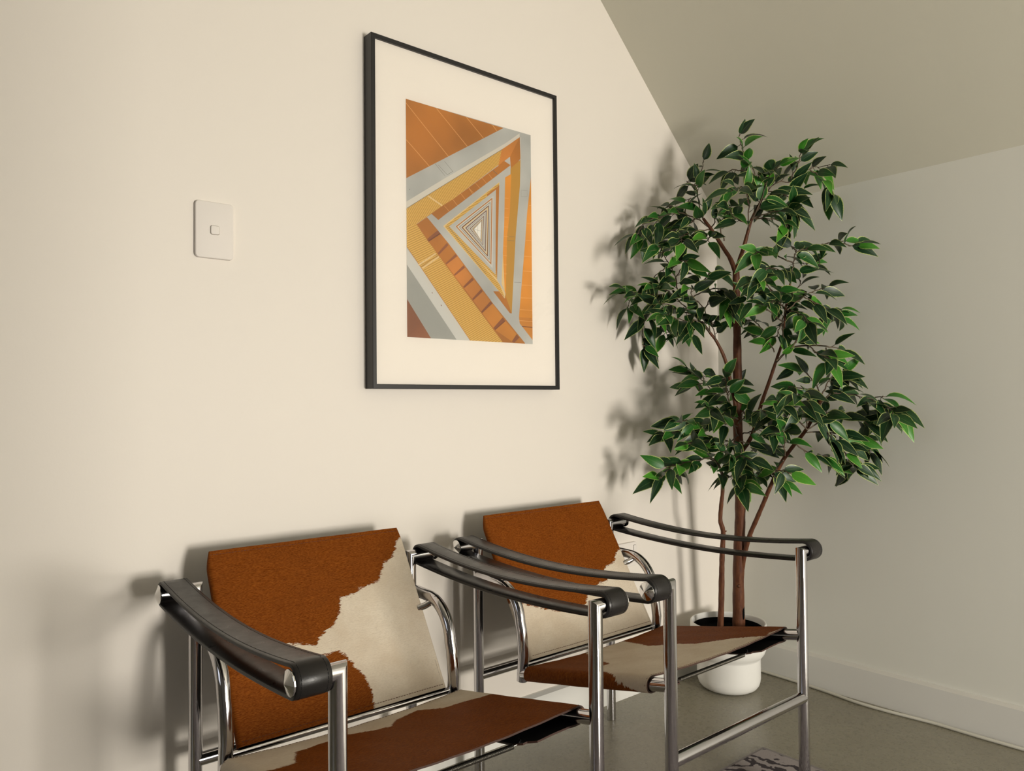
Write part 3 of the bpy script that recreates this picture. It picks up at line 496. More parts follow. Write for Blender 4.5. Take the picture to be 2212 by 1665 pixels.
    for j in (nv - 1, 1):
        bm = bmesh.new(); stitches(bm, [outer[k][j] + Vector((0, 0, .0003)) for k in range(20, len(so_) - 20, 3)], Vector((0, 0, 1)), .0068, .0045, .0012)
        obj('stitching', bm, M['thread_brown'], seat, smooth=False)
    for i, ly in enumerate((.222, .135, .045, -.045)):
        bm = bmesh.new(); z = tz(ly) - RO - .005; e_ = .128 if i == 0 else .13
        sweep(bm, [P(-e_ + .012, ly, z), P(e_ - .012, ly, z)], .0046, 14); sp_ = obj('seat_spring', bm, M['spring'], t, autos=35)
        for s in (-1, 1):
            bm = bmesh.new(); sweep(bm, [P(s * (e_ - .012), ly, z), P(s * (e_), ly, z + .001), P(s * (e_ + .006), ly, z + .006), P(s * (e_ + .002), ly, z + .010)], .0012, 8)
            obj('hook', bm, M['chrome'], sp_, autos=35)
    # backrest: hide stretched round two side rods, seamed along the top, open below
    B0 = P(0, -.122, .314); T0 = P(0, -.308, .627); ev = (T0 - B0); H = ev.length; ev.normalize(); nf = Vector((1, 0, 0)).cross(ev).normalized()
    if nf.y > 0: nf = -nf
    nu, nv = 110, 92; outer = []; uvs = []
    secx = []
    wq = .2205
    for k in range(nu + 1): secx.append((-1 + 2 * k / nu, 'f'))
    rows = []
    per = [('f', -wq + 2 * wq * k / nu) for k in range(nu + 1)] + [('r', math.radians(90 - 180 * k / 12)) for k in range(1, 12)] + [('b', wq - 2 * wq * k / 24) for k in range(25)] + [('l', math.radians(270 - 180 * k / 12)) for k in range(1, 12)]
    bm = bmesh.new(); V = []; huv = []
    for j in range(nv + 1):
        v = H * j / nv; f_ = j / nv; hr = .0095
        if f_ > .90: hr = .0095 * (1 - ((f_ - .90) / .10) ** 1.5) + .0026 * ((f_ - .90) / .10) ** 1.5
        row = []
        wq_j = wq - .0025 * f_ - .010
        for kind, q in per:
            if kind == 'f': u = q / wq * wq_j; d = 0; bow = -.0045 * (1 - (u / wq_j) ** 2) * (1 - f_) ** .6; d += bow + .0005 * math.sin(u * 41 + v * 17 + seed); x = u; su = q / wq * (wq - .002)
            elif kind == 'r': x = wq_j + hr * math.cos(q); d = -hr + hr * math.sin(q); su = wq - .002 + (1 - math.sin(q)) * .008
            elif kind == 'b': x = q / wq * wq_j; d = -2 * hr + .003 * (1 - (x / wq_j) ** 2) * (1 - f_); su = wq + .014
            else: x = -wq_j + hr * math.cos(q); d = -hr + hr * math.sin(q); su = -wq + .002 - (1 - math.sin(q)) * .008
            base = B0 + ev * v
            row.append(bm.verts.new(Vector((x, 0, 0)) + base + nf * d)); huv.append((su, v, 0))
        V.append(row)
    n = len(per)
    for j in range(nv):
        for k in range(n):
            f = bm.faces.new((V[j][k], V[j][(k + 1) % n], V[j + 1][(k + 1) % n], V[j + 1][k]))
            if per[k][0] == 'b': f.material_index = 2
    # top seam
    for k in range(nu):
        kb = nu + 12 + int(round((nu - k) / nu * 24)); kb = 0
    cap = bm.faces.new([V[nv][k] for k in range(n)]); cap.material_index = 1
    # inner lining visible from below
    low = [bm.verts.new(V[0][k].co + (B0 - V[0][k].co).normalized() * .0032 + Vector((0, 0, 0))) for k in range(n)]
    up = [bm.verts.new(low[k].co + ev * .05) for k in range(n)]
    for k in range(n): low[k].co = V[0][k].co + (-nf if per[k][0] == 'f' else nf if per[k][0] == 'b' else Vector((-math.copysign(1, low[k].co.x), 0, 0))) * .0032; up[k].co = low[k].co + ev * .06
    for k in range(n):
        f = bm.faces.new((V[0][k], low[k], low[(k + 1) % n], V[0][(k + 1) % n])); f.material_index = 1
        f = bm.faces.new((low[k], up[k], up[(k + 1) % n], low[(k + 1) % n])); f.material_index = 2
    huv += [huv[k] for k in range(n)] * 2
    bm.verts.index_update(); bmesh.ops.recalc_face_normals(bm, faces=bm.faces)
    front = [[V[j][k].co.copy() for k in range(nu + 1)] for j in (2, nv - 2)]
    bo = obj('backrest', bm, [cowhide('cowhide_back', seed + 3, wb[2]), M['hide_edge'], M['leather_in']], t, autos=40)
    attrs(bo, [wb[0] * sdf(hb, u[0], u[1]) for u in huv], huv)
    for r in front:
        bm = bmesh.new(); stitches(bm, [p + nf * .0002 for p in r], nf, .0060, .0042, .0011)
        obj('stitching', bm, M['thread_brown'], bo, smooth=False)
    # arm straps: a doubled belt looped round the front and rear stubs
    for sx in (-1, 1):
        ri, thk = .0176, .0058; yc = D2 - .0045; path = []
        def sag(y, s): return -s * (1 - (y / yc) ** 2) - .005 * math.cos(y / yc * math.pi / 2)
        N = 40
        for k in range(N + 1):
            y = yc - 2 * yc * k / N; path.append((y, ZA + ri + sag(y, .016)))
        for k in range(1, 14):
            a = math.radians(90 + 180 * k / 14); path.append((-yc + ri * math.cos(a), ZA + ri * math.sin(a)))
        for k in range(N + 1):
            y = -yc + 2 * yc * k / N; path.append((y, ZA - ri + sag(y, .010)))
        for k in range(1, 14):
            a = math.radians(-90 + 180 * k / 14); path.append((yc + ri * math.cos(a), ZA + ri * math.sin(a)))
        n = len(path); bm = bmesh.new(); rings = []; nrm = []
        for k in range(n):
            p, q = path[(k - 1) % n], path[(k + 1) % n]; tx, tz_ = q[0] - p[0], q[1] - p[1]; l = math.hypot(tx, tz_); tx /= l; tz_ /= l
            ny, nz = tz_, -tx                                  # outward
            if k <= N // 2 and nz < 0: ny, nz = -ny, -nz
            nrm.append((ny, nz))
        # outward direction is continuous along the loop: fix by the turn direction
        for k in range(n):
            p, q = path[(k - 1) % n], path[(k + 1) % n]; tx, tz_ = q[0] - p[0], q[1] - p[1]; l = math.hypot(tx, tz_)
            nrm[k] = (-(-tz_) / l * -1 if False else tz_ / l, -tx / l)
        h0, h1 = .0155, .0640
        prof = [(h0, .0008), (h0, thk - .001), (h0 + .001, thk), (h0 + .0065, thk), (h0 + .008, thk + .0004), (h1 - .008, thk + .0004), (h1 - .0065, thk), (h1 - .001, thk), (h1, thk - .001), (h1, .0008), (h1 - .001, 0), (h0 + .001, 0)]
        for k in range(n):
            y, z = path[k]; ny, nz = nrm[k]
            rings.append([bm.verts.new(P(sx * (W2 + a), y + ny * b, z + nz * b)) for a, b in prof])
        m_ = len(prof)
        for k in range(n):
            for i in range(m_):
                f = bm.faces.new((rings[k][i], rings[k][(i + 1) % m_], rings[(k + 1) % n][(i + 1) % m_], rings[(k + 1) % n][i]))
                f.material_index = 1 if i in (0, 8, 9, 11) else 0
        bmesh.ops.recalc_face_normals(bm, faces=bm.faces)
        st = obj('arm_strap', bm, [M['leather'], M['leather_edge']], t, autos=50)
        for a in (h0 + .0062, h1 - .0062):
            bm = bmesh.new()
            pp = [P(sx * (W2 + a), y + ny * (thk + .0002), z + nz * (thk + .0002)) for (y, z), (ny, nz) in zip(path, nrm)]
            stitches(bm, pp, [P(0, ny, nz) for ny, nz in nrm], .0052, .0040, .0011, .0004)
            obj('stitching', bm, M['thread_black'], st, smooth=False)
    return t
make_chair('left cowhide sling armchair, white patch on the back, its seat mostly brown, black arm straps',
           (.7203, -.3927, 0), -.0161, HIDES['b1'], HIDES['s1'], (1, 0, math.radians(115)), (1, 0, math.radians(100)), 1.3)
make_chair('right cowhide sling armchair beside the potted tree, its seat mostly white, black arm straps',
           (1.4068, -.3871, 0), -.0005, HIDES['b2'], HIDES['s2'], (1, 0, math.radians(80)), (1, 0, math.radians(95)), 7.9)

# ---------------------------------------------------------------- potted ficus
TREE = json.loads('''{"trunks":{"main":[[2.1417,-0.1881,0.1904],[2.1278,-0.1984,0.3445],[2.1183,-0.2123,0.494],[2.107,-0.2233,0.5982],[2.0923,-0.2318,0.7157],[2.0751,-0.2391,0.8609],[2.0624,-0.2502,1.0043],[2.0486,-0.2602,1.1462],[2.0353,-0.2689,1.2298],[2.022,-0.2774,1.3054]],"left":[[2.0709,-0.1675,0.191],[2.0661,-0.1757,0.2734],[2.06,-0.1832,0.3669],[2.0543,-0.19,0.4294],[2.0495,-0.198,0.5016],[2.0362,-0.1977,0.539],[2.0316,-0.2051,0.5903],[2.0281,-0.2133,0.6299],[2.0225,-0.2196,0.6735]],"right":[[2.1363,-0.2012,0.3437],[2.1226,-0.2232,0.4148],[2.1131,-0.2487,0.4846],[2.109,-0.2784,0.543],[2.1035,-0.3067,0.5961],[2.0976,-0.3348,0.6496],[2.1008,-0.3711,0.7227],[2.1036,-0.4065,0.7724],[2.1101,-0.4448,0.8211],[2.1097,-0.4776,0.8755],[2.0998,-0.5019,0.9182]]},"branches":{"forkleft":[[2.0305,-0.2714,1.301],[2.0215,-0.2585,1.3445],[2.011,-0.244,1.3754],[1.9854,-0.2176,1.4366],[1.9698,-0.1989,1.4722]],"forkright":[[2.0305,-0.2714,1.301],[2.0328,-0.2878,1.3499],[2.0303,-0.2995,1.3732],[2.0323,-0.3159,1.4255],[2.0312,-0.329,1.4566],[2.0379,-0.349,1.4956],[2.0446,-0.3687,1.53]],"midleft":[[2.0719,-0.2411,0.8715],[2.0598,-0.2422,0.8984],[2.0309,-0.232,1.0252],[2.0027,-0.2205,1.0883],[1.9787,-0.2116,1.119],[1.9522,-0.2007,1.1533]],"midright":[[2.0986,-0.2338,0.7492],[2.1048,-0.2621,0.7885],[2.1035,-0.2842,0.8347],[2.1022,-0.307,0.9024],[2.1036,-0.3319,0.9645],[2.1051,-0.3569,1.0303],[2.1063,-0.3819,1.0998],[2.0946,-0.3961,1.1783],[2.0852,-0.4112,1.2174],[2.0787,-0.4296,1.2885]],"rightarm":[[2.09,-0.3658,1.0251],[2.0925,-0.4128,1.0642],[2.1041,-0.4664,1.0699],[2.108,-0.5133,1.065]],"lefttop":[[2.0232,-0.2202,0.6754],[2.0065,-0.2242,0.697],[1.9864,-0.2254,0.7206],[1.958,-0.2193,0.7352]]},"twigs":{"forkright":[[[2.0059,-0.3327,1.4188],[2.0197,-0.328,1.5137],[2.0448,-0.3324,1.5928],[2.038,-0.3092,1.6479],[2.0376,-0.291,1.6952],[2.0453,-0.2791,1.7215]],[[2.0136,-0.3401,1.4518],[2.0556,-0.3619,1.5292],[2.092,-0.3776,1.5657],[2.1352,-0.3983,1.573],[2.1915,-0.4309,1.614],[2.2225,-0.4413,1.6218],[2.2218,-0.4769,1.6214]],[[2.1452,-0.4557,1.595],[2.1686,-0.4734,1.5785],[2.1921,-0.4909,1.5496],[2.1966,-0.4924,1.5251]],[[2.1011,-0.4177,1.5707],[2.1007,-0.4408,1.6025],[2.0877,-0.4529,1.6217],[2.0778,-0.4674,1.6364]],[[2.0136,-0.3401,1.4518],[2.0113,-0.3748,1.5024],[1.9994,-0.4012,1.5518],[1.9873,-0.4266,1.5679],[1.9721,-0.4489,1.5716]],[[2.0167,-0.3428,1.4518],[2.043,-0.3776,1.4656],[2.0721,-0.4147,1.4711],[2.0791,-0.4331,1.4808]],[[2.0199,-0.3455,1.4517],[2.0512,-0.3815,1.4495],[2.0729,-0.409,1.4351],[2.0757,-0.4206,1.421]],[[2.0074,-0.3344,1.4354],[1.9284,-0.3392,1.4393],[1.8688,-0.3609,1.458]],[[2.0069,-0.3358,1.4933],[1.9466,-0.3567,1.528],[1.8722,-0.364,1.5054]],[[2.0445,-0.3688,1.5342],[2.119,-0.3795,1.5362],[2.1881,-0.3862,1.5552],[2.245,-0.3825,1.5702]],[[1.9998,-0.3327,1.5926],[1.9936,-0.3038,1.6025],[1.9966,-0.2825,1.6082]],[[2.0446,-0.3686,1.5259],[2.0002,-0.3735,1.5501],[1.9716,-0.3918,1.5732]],[[2.0825,-0.4007,1.5254],[2.0944,-0.4204,1.5066],[2.0969,-0.4316,1.4716]],[[2.0198,-0.3459,1.4683],[2.0724,-0.3418,1.5026],[2.1324,-0.3433,1.5205],[2.1934,-0.3452,1.5213]]],"forkleft":[[[1.9896,-0.2147,1.4377],[1.9823,-0.1849,1.4854],[1.9877,-0.1667,1.5598],[2.0033,-0.156,1.6],[2.0289,-0.1542,1.6496],[2.048,-0.1463,1.682]],[[1.9559,-0.1902,1.5751],[1.9734,-0.1515,1.5913],[1.9972,-0.118,1.612]],[[1.9896,-0.2147,1.4377],[1.9498,-0.1877,1.4714],[1.907,-0.1576,1.4879],[1.8646,-0.127,1.4788],[1.8288,-0.102,1.4654],[1.8094,-0.0907,1.4476],[1.7965,-0.0847,1.4213]],[[1.8748,-0.1189,1.4819],[1.8483,-0.0965,1.4478],[1.825,-0.0769,1.4137]],[[1.9469,-0.1793,1.4639],[1.9258,-0.1426,1.4504],[1.9109,-0.111,1.4366],[1.9023,-0.0851,1.4313]],[[1.9864,-0.2119,1.4378],[1.9149,-0.1972,1.4262],[1.8639,-0.1993,1.402],[1.8323,-0.218,1.3823]],[[1.9896,-0.2149,1.4463],[2.0048,-0.2199,1.4734],[2.0136,-0.2192,1.4965]],[[2.0193,-0.2388,1.4031],[1.9858,-0.2475,1.4398],[1.9687,-0.2694,1.4586]],[[1.914,-0.1523,1.49],[1.9308,-0.1078,1.5233],[1.9538,-0.0678,1.5306]],[[1.9897,-0.2146,1.4334],[1.9393,-0.2395,1.401],[1.8923,-0.2677,1.3817]],[[1.9271,-0.1633,1.4899],[1.951,-0.1566,1.5296],[1.9752,-0.1494,1.5482]],[[1.9534,-0.1851,1.4724],[1.9702,-0.1412,1.4745],[1.9727,-0.0854,1.4853]]],"midleft":[[[1.9551,-0.2283,1.1165],[1.8992,-0.1994,1.1754],[1.8566,-0.1812,1.2159],[1.8146,-0.1627,1.227],[1.7698,-0.1416,1.2298],[1.7255,-0.1208,1.2325],[1.7032,-0.1189,1.239]],[[1.8095,-0.1087,1.237],[1.8122,-0.0515,1.2352],[1.7806,-0.056,1.2022]],[[1.8449,-0.1384,1.2281],[1.84,-0.0989,1.1894],[1.841,-0.0645,1.1497],[1.8505,-0.0502,1.1081],[1.851,-0.055,1.0818]],[[1.9551,-0.2283,1.1174],[1.9011,-0.2278,1.152],[1.8481,-0.2269,1.1446],[1.7896,-0.2218,1.1536],[1.7412,-0.2252,1.1581]],[[1.9291,-0.2073,1.1513],[1.9373,-0.1752,1.1205],[1.9448,-0.1433,1.1103]],[[1.8772,-0.1654,1.2193],[1.8485,-0.1883,1.2644],[1.8043,-0.1979,1.3082],[1.7575,-0.2054,1.3504],[1.7237,-0.2226,1.3554]],[[1.8603,-0.1542,1.3205],[1.8383,-0.1345,1.304],[1.8164,-0.1144,1.2749]],[[1.8703,-0.1612,1.2699],[1.8821,-0.184,1.3144],[1.8907,-0.2033,1.3252]],[[1.9551,-0.2283,1.1174],[1.9185,-0.2356,1.1816],[1.8699,-0.2319,1.2197],[1.8407,-0.244,1.2403]],[[1.9417,-0.219,1.1849],[1.9469,-0.2459,1.2245],[1.9522,-0.2714,1.2096],[1.951,-0.2912,1.1908]],[[1.9283,-0.2097,1.2524],[1.9833,-0.2014,1.297],[2.0392,-0.1931,1.3169]],[[1.9157,-0.1982,1.2273],[1.9397,-0.2415,1.2453],[1.9633,-0.2837,1.2382],[1.9676,-0.3091,1.215]],[[1.8636,-0.1567,1.3121],[1.8428,-0.2039,1.3239],[1.8214,-0.25,1.3188]],[[1.8568,-0.1523,1.3542],[1.8789,-0.1354,1.3851],[1.9075,-0.1242,1.4165]],[[1.9682,-0.2386,1.0919],[1.9553,-0.2384,1.1334],[1.9459,-0.2403,1.1495]],[[1.8195,-0.1157,1.1863],[1.8822,-0.1127,1.1481],[1.919,-0.0884,1.1261]],[[1.8772,-0.1654,1.2193],[1.828,-0.173,1.2395],[1.7734,-0.1754,1.2426]],[[1.9096,-0.1916,1.1768],[1.8702,-0.1805,1.1836],[1.8311,-0.1699,1.1985],[1.7987,-0.1646,1.2007]]],"midright":[[[2.0331,-0.4245,1.0932],[2.0598,-0.4067,1.142],[2.0951,-0.3959,1.1867],[2.1306,-0.3852,1.2241]],[[2.051,-0.4453,1.2834],[2.0542,-0.4483,1.3076],[2.0605,-0.4541,1.3399],[2.0915,-0.4802,1.3516],[2.1225,-0.5063,1.3634],[2.1537,-0.5322,1.3672],[2.1724,-0.548,1.3791]],[[2.1518,-0.5332,1.3668],[2.1744,-0.5507,1.3587],[2.1909,-0.5631,1.3547]],[[2.0539,-0.4485,1.3076],[1.9882,-0.4304,1.3269],[1.9326,-0.4203,1.3297],[1.8956,-0.4257,1.3205]],[[2.048,-0.4425,1.2714],[1.9435,-0.4561,1.2786],[1.853,-0.4809,1.2655]],[[2.0481,-0.4422,1.2593],[2.1434,-0.4336,1.3114],[2.2213,-0.4093,1.3319]],[[2.0394,-0.4328,1.191],[1.9653,-0.429,1.2252],[1.9045,-0.4361,1.2462],[1.8535,-0.4507,1.2431]],[[2.0395,-0.4323,1.1708],[2.1105,-0.4455,1.2156],[2.1798,-0.4566,1.241],[2.2438,-0.4628,1.2502]],[[2.0761,-0.4645,1.2106],[2.1029,-0.5047,1.1802],[2.1108,-0.5294,1.1663],[2.1184,-0.5543,1.1684]],[[2.138,-0.5155,1.1696],[2.2235,-0.493,1.1571],[2.2644,-0.4854,1.1562]],[[2.0306,-0.4237,1.1387],[1.9899,-0.4043,1.17],[1.9557,-0.3901,1.193],[1.9278,-0.3811,1.2077]],[[2.0128,-0.4061,1.0503],[2.0326,-0.3636,1.1111],[2.0516,-0.3199,1.1491],[2.0765,-0.2802,1.1584]],[[2.0306,-0.4237,1.1387],[2.0297,-0.4106,1.1155],[2.0349,-0.4026,1.096]],[[2.0365,-0.4297,1.1709],[2.0286,-0.4771,1.1577],[2.0078,-0.5132,1.1295]],[[2.0598,-0.4545,1.3397],[2.0893,-0.4294,1.3596],[2.109,-0.396,1.3758]],[[2.0173,-0.4091,1.0253],[2.0815,-0.4284,1.076],[2.1229,-0.4277,1.1027]],[[1.9991,-0.3999,1.2317],[2.0538,-0.4071,1.2152],[2.0809,-0.3908,1.1944]],[[2.0423,-0.4358,1.2111],[2.0613,-0.4604,1.2421],[2.0557,-0.4639,1.2613]],[[2.0395,-0.4325,1.1789],[1.9713,-0.4336,1.1935],[1.9163,-0.4447,1.1725]]],"rightarm":[[[2.0889,-0.5232,1.0636],[2.1221,-0.5364,1.0599],[2.1459,-0.5416,1.0521]],[[2.0538,-0.4936,1.064],[2.05,-0.5172,1.0417],[2.0521,-0.5459,1.0279],[2.0413,-0.564,1.0186]],[[2.0889,-0.5231,1.0594],[2.1086,-0.5253,1.0265],[2.1347,-0.5332,0.9974],[2.1609,-0.5415,0.985]],[[2.0125,-0.4585,1.0583],[2.0351,-0.4641,1.0819],[2.0515,-0.4642,1.0953]]],"right":[[[2.0301,-0.5203,0.877],[2.0533,-0.5518,0.9256],[2.0891,-0.5924,0.925],[2.1279,-0.635,0.9082],[2.1508,-0.6643,0.8917],[2.1643,-0.6859,0.8875]],[[2.1517,-0.6241,0.9082],[2.2127,-0.6124,0.8829],[2.2644,-0.593,0.8652]],[[2.1831,-0.6502,0.8915],[2.0953,-0.7036,0.8727]],[[2.1517,-0.6242,0.9123],[2.1379,-0.6587,0.9201]],[[2.0422,-0.5318,0.9177],[2.0564,-0.5034,0.9595],[2.0637,-0.469,0.9942],[2.0705,-0.4336,1.0086]],[[2.0265,-0.5191,0.9384],[1.9742,-0.5002,0.9466],[1.9349,-0.492,0.9466]],[[2.0422,-0.5318,0.9177],[2.0763,-0.532,0.959],[2.1171,-0.5375,0.9843],[2.1585,-0.5427,0.9849]],[[2.0117,-0.5033,0.8281],[2.0699,-0.5377,0.86],[2.1288,-0.5718,0.8591],[2.1725,-0.5927,0.846]],[[2.0118,-0.5031,0.8199],[2.0957,-0.5279,0.8178],[2.175,-0.5484,0.8073],[2.2394,-0.556,0.7881],[2.2647,-0.5567,0.7656]],[[2.0682,-0.55,0.7906],[2.1448,-0.5451,0.758],[2.2094,-0.5299,0.7199],[2.2663,-0.5085,0.6934]],[[2.1062,-0.5804,0.7329],[2.1928,-0.5595,0.7183]],[[1.9901,-0.4839,0.7874],[2.0591,-0.498,0.7519],[2.1161,-0.5029,0.7491],[2.1543,-0.4917,0.7338]],[[2.0117,-0.5033,0.8281],[1.9459,-0.4974,0.8701],[1.8933,-0.5022,0.8947],[1.8504,-0.5148,0.9067]],[[2.0116,-0.5035,0.8363],[2.0402,-0.4842,0.8767],[2.0751,-0.4699,0.9015]],[[1.9896,-0.4856,0.8611],[2.0091,-0.4297,0.877],[2.0403,-0.383,0.8678]],[[1.9654,-0.462,0.755],[1.9506,-0.4714,0.7968],[1.9327,-0.478,0.8299]],[[2.0618,-0.5454,0.8193],[2.089,-0.5565,0.7941],[2.1163,-0.568,0.781]],[[2.0269,-0.5177,0.877],[2.0344,-0.5263,0.8606],[2.0571,-0.5489,0.8766],[2.0799,-0.5711,0.8764]],[[1.9624,-0.459,0.7428],[2.0105,-0.4025,0.7077],[2.0705,-0.3567,0.6923]],[[1.9439,-0.4424,0.7103],[1.9358,-0.4741,0.7168],[1.9212,-0.4999,0.7114]],[[1.9408,-0.4396,0.7021],[1.936,-0.4557,0.6914],[1.931,-0.4718,0.6848]],[[2.0114,-0.5041,0.8608],[1.921,-0.5335,0.9022],[1.8435,-0.5732,0.9253]],[[2.0429,-0.5299,0.8359],[2.0495,-0.5515,0.8117],[2.0374,-0.5572,0.784]]],"main":[[[1.9938,-0.28,0.8768],[1.983,-0.2623,0.9121],[1.9587,-0.2329,0.9391],[1.9444,-0.212,0.966],[1.93,-0.1908,0.9887],[1.9223,-0.1751,1.0025]],[[1.9259,-0.2252,0.9655],[1.9528,-0.168,0.9582],[1.989,-0.119,0.9643]],[[1.926,-0.225,0.9567],[1.972,-0.1871,0.985],[2.0179,-0.1487,1.0008]],[[1.9938,-0.28,0.8768],[1.9644,-0.2778,0.9296],[1.9486,-0.2866,0.9641],[1.9313,-0.2936,0.981]],[[1.9782,-0.2684,0.9297],[2.049,-0.2393,0.9528],[2.1187,-0.2094,0.9772]],[[2.004,-0.288,0.8546],[1.942,-0.2744,0.8775],[1.8973,-0.2751,0.8867],[1.8597,-0.2815,0.8872]],[[2.0041,-0.2877,0.8415],[2.0536,-0.271,0.8669],[2.0966,-0.2485,0.8797]],[[2.0074,-0.2906,0.8458],[1.9982,-0.3466,0.8769],[1.9781,-0.3926,0.8815]],[[2.0042,-0.2875,0.8327],[1.9559,-0.2539,0.8421],[1.9113,-0.223,0.8384],[1.8669,-0.1921,0.826],[1.8327,-0.1698,0.8178],[1.8153,-0.1617,0.8051]],[[1.9202,-0.2166,0.8381],[1.844,-0.2309,0.8531],[1.7694,-0.246,0.8549]],[[2.0044,-0.2869,0.8063],[2.0242,-0.2371,0.7773],[2.0535,-0.1957,0.7609]],[[2.0079,-0.2893,0.7886],[2.0893,-0.2973,0.7723],[2.1548,-0.292,0.7555]],[[1.9274,-0.2208,0.7764],[1.8654,-0.2347,0.7839],[1.8074,-0.252,0.7911]],[[2.0044,-0.2869,0.8063],[1.9905,-0.2717,0.8592],[1.9735,-0.2525,0.8637]],[[2.0144,-0.2955,0.8106],[2.0278,-0.3368,0.8242],[2.0307,-0.3691,0.8334],[2.0267,-0.3952,0.834]],[[2.0046,-0.2862,0.7799],[1.9598,-0.2504,0.7981],[1.9252,-0.2229,0.8073]],[[2.0114,-0.2916,0.7666],[2.0215,-0.2895,0.7352],[2.0416,-0.2965,0.7301]]],"lefttop":[[[1.9546,-0.2673,0.6855],[1.9149,-0.2601,0.7395],[1.8662,-0.2436,0.7371],[1.818,-0.2274,0.7304],[1.7737,-0.2145,0.7239],[1.7458,-0.2154,0.7173]],[[1.8644,-0.1922,0.7258],[1.8833,-0.1502,0.7003],[1.912,-0.1166,0.6829]],[[1.8345,-0.1667,0.7175],[1.8001,-0.1719,0.6984],[1.7693,-0.1802,0.6882]],[[1.9546,-0.2672,0.6812],[1.9391,-0.263,0.7037],[1.9137,-0.2502,0.7131]],[[1.9611,-0.2734,0.7029],[1.9468,-0.3088,0.7402],[1.9353,-0.3458,0.7511],[1.9235,-0.3819,0.741]],[[1.9775,-0.2883,0.7376],[1.9563,-0.3215,0.7061],[1.925,-0.3465,0.6845],[1.8935,-0.3715,0.6679]],[[1.9974,-0.3054,0.746],[1.9886,-0.3446,0.7055],[1.9595,-0.3676,0.6919]],[[1.9676,-0.2795,0.7246],[1.9444,-0.2857,0.7565],[1.9182,-0.2886,0.7622]],[[1.9776,-0.2879,0.7201],[2.019,-0.2546,0.6891],[2.0601,-0.2214,0.6661]]]}}''')
PX, PY = 2.11, -.169
ft_ = thing('potted_ficus', 'tall artificial ficus tree with cream-edged green leaves in a white footed pot in the corner', 'potted plant', (PX, PY, 0))
L_ = lambda p: Vector((p[0] - PX, p[1] - PY, p[2]))
bm = bmesh.new()
lathe(bm, [(0, .0), (.066, .0), (.076, .002), (.086, .008), (.093, .017), (.0965, .028), (.098, .040), (.098, .098), (.0985, .102), (.104, .108), (.1105, .117), (.1150, .128), (.1172, .142), (.1178, .155), (.1172, .206), (.1164, .2085), (.1145, .209), (.1125, .2085), (.1112, .206), (.1090, .150), (.096, .118), (0, .116)], 96)
obj('pot', bm, M['ceramic'], ft_, autos=60)
bm = bmesh.new(); lathe(bm, [(.088, .125), (.1075, .192), (.1050, .192), (.1030, .176), (.05, .172), (0, .173)], 64)
for v_ in bm.verts:
    if abs(v_.co.z - .172) < .003 and math.hypot(v_.co.x, v_.co.y) < .1: v_.co.z += random.Random(int(v_.co.x * 1e4)).uniform(-.002, .002)
obj('nursery_pot', bm, M['soilbox'], ft_, autos=60)
rnd = random.Random(11)
def trunk(pts, r0, r1, knots=(), name='trunk', m='bark', parent=None, n=18, sub=7):
    pp = spline([L_(p) for p in pts], sub); N = len(pp); bm = bmesh.new()
    rr = []
    for i in range(N):
        f_ = i / (N - 1); r = r0 + (r1 - r0) * f_
        r *= 1 + .035 * math.sin(i * 1.7) + .03 * math.sin(i * .61 + 1)
        rr.append(r)
    sweep(bm, pp, rr, n)
    for kf, ang in knots:
        c = pp[int(kf * (N - 1))]; r = rr[int(kf * (N - 1))]
        d = Vector((math.cos(ang), math.sin(ang), .25)).normalized()
        sweep(bm, [c, c + d * (r + .001), c + d * (r + .005)], [r * .5, r * .38, r * .2], 10)
    return obj(name, bm, M[m], parent or ft_, autos=60)
trunk(TREE['trunks']['main'], .0190, .0100, [(.1, -2.4), (.33, -.6), (.62, 0), (.8, -.4)])
trunk(TREE['trunks']['left'], .0098, .0050, [(.35, -2.9), (.5, -.5)])
trunk(TREE['trunks']['right'], .0078, .0046, [(.2, -.5), (.5, -2.5)])
# cut scar near the foot of the main stem
bm = bmesh.new(); p_ = L_(TREE['trunks']['main'][0])
for k in range(1):
    bmesh.ops.create_uvsphere(bm, u_segments=16, v_segments=10, radius=1)
    for v_ in bm.verts: v_.co = Vector((v_.co.x * .0065, v_.co.y * .003, v_.co.z * .030)) + p_ + Vector((-.004, -.0195, .052))
obj('cut_scar', bm, M['soilbox'], ft_)
def leaf(bm, tone, base, d, nrm, ln, wd, droop, lay_e, lay_t, fold):
    side = d.cross(nrm).normalized(); nrm = side.cross(d).normalized(); rows = []
    NL = 8
    for i in range(NL + 1):
        t = i / NL
        w = wd * (math.sin(math.pi * min(1, t * 1.02) ** .72) ** .85) * (1 - .25 * t) if t < .999 else 0
        w = max(w, 0)
        c = base + d * (ln * t) - Vector((0, 0, 1)) * (droop * t * t * ln) + nrm * (.06 * ln * math.sin(t * math.pi))
        if i in (0, NL):
            v = bm.verts.new(c); v[lay_e] = 1.0 if i == NL else .3; v[lay_t] = tone; rows.append([v])
        else:
            r = []
            for q in (-1, -.8, 0, .8, 1):
                v = bm.verts.new(c + side * (w * q) + nrm * (abs(q) * w * fold)); v[lay_e] = abs(q) if t < .9 else max(abs(q), .8); v[lay_t] = tone; r.append(v)
            rows.append(r)
    for a, b in zip(rows, rows[1:]):
        if len(a) == 1:
            for k in range(4): bm.faces.new((a[0], b[k], b[k + 1]))
        elif len(b) == 1:
            for k in range(4): bm.faces.new((a[k], b[0], a[k + 1]))
        else:
            for k in range(4): bm.faces.new((a[k], b[k], b[k + 1], a[k + 1]))
NLEAF = 0
camv = Vector((-.62, -.72, .25)).normalized()
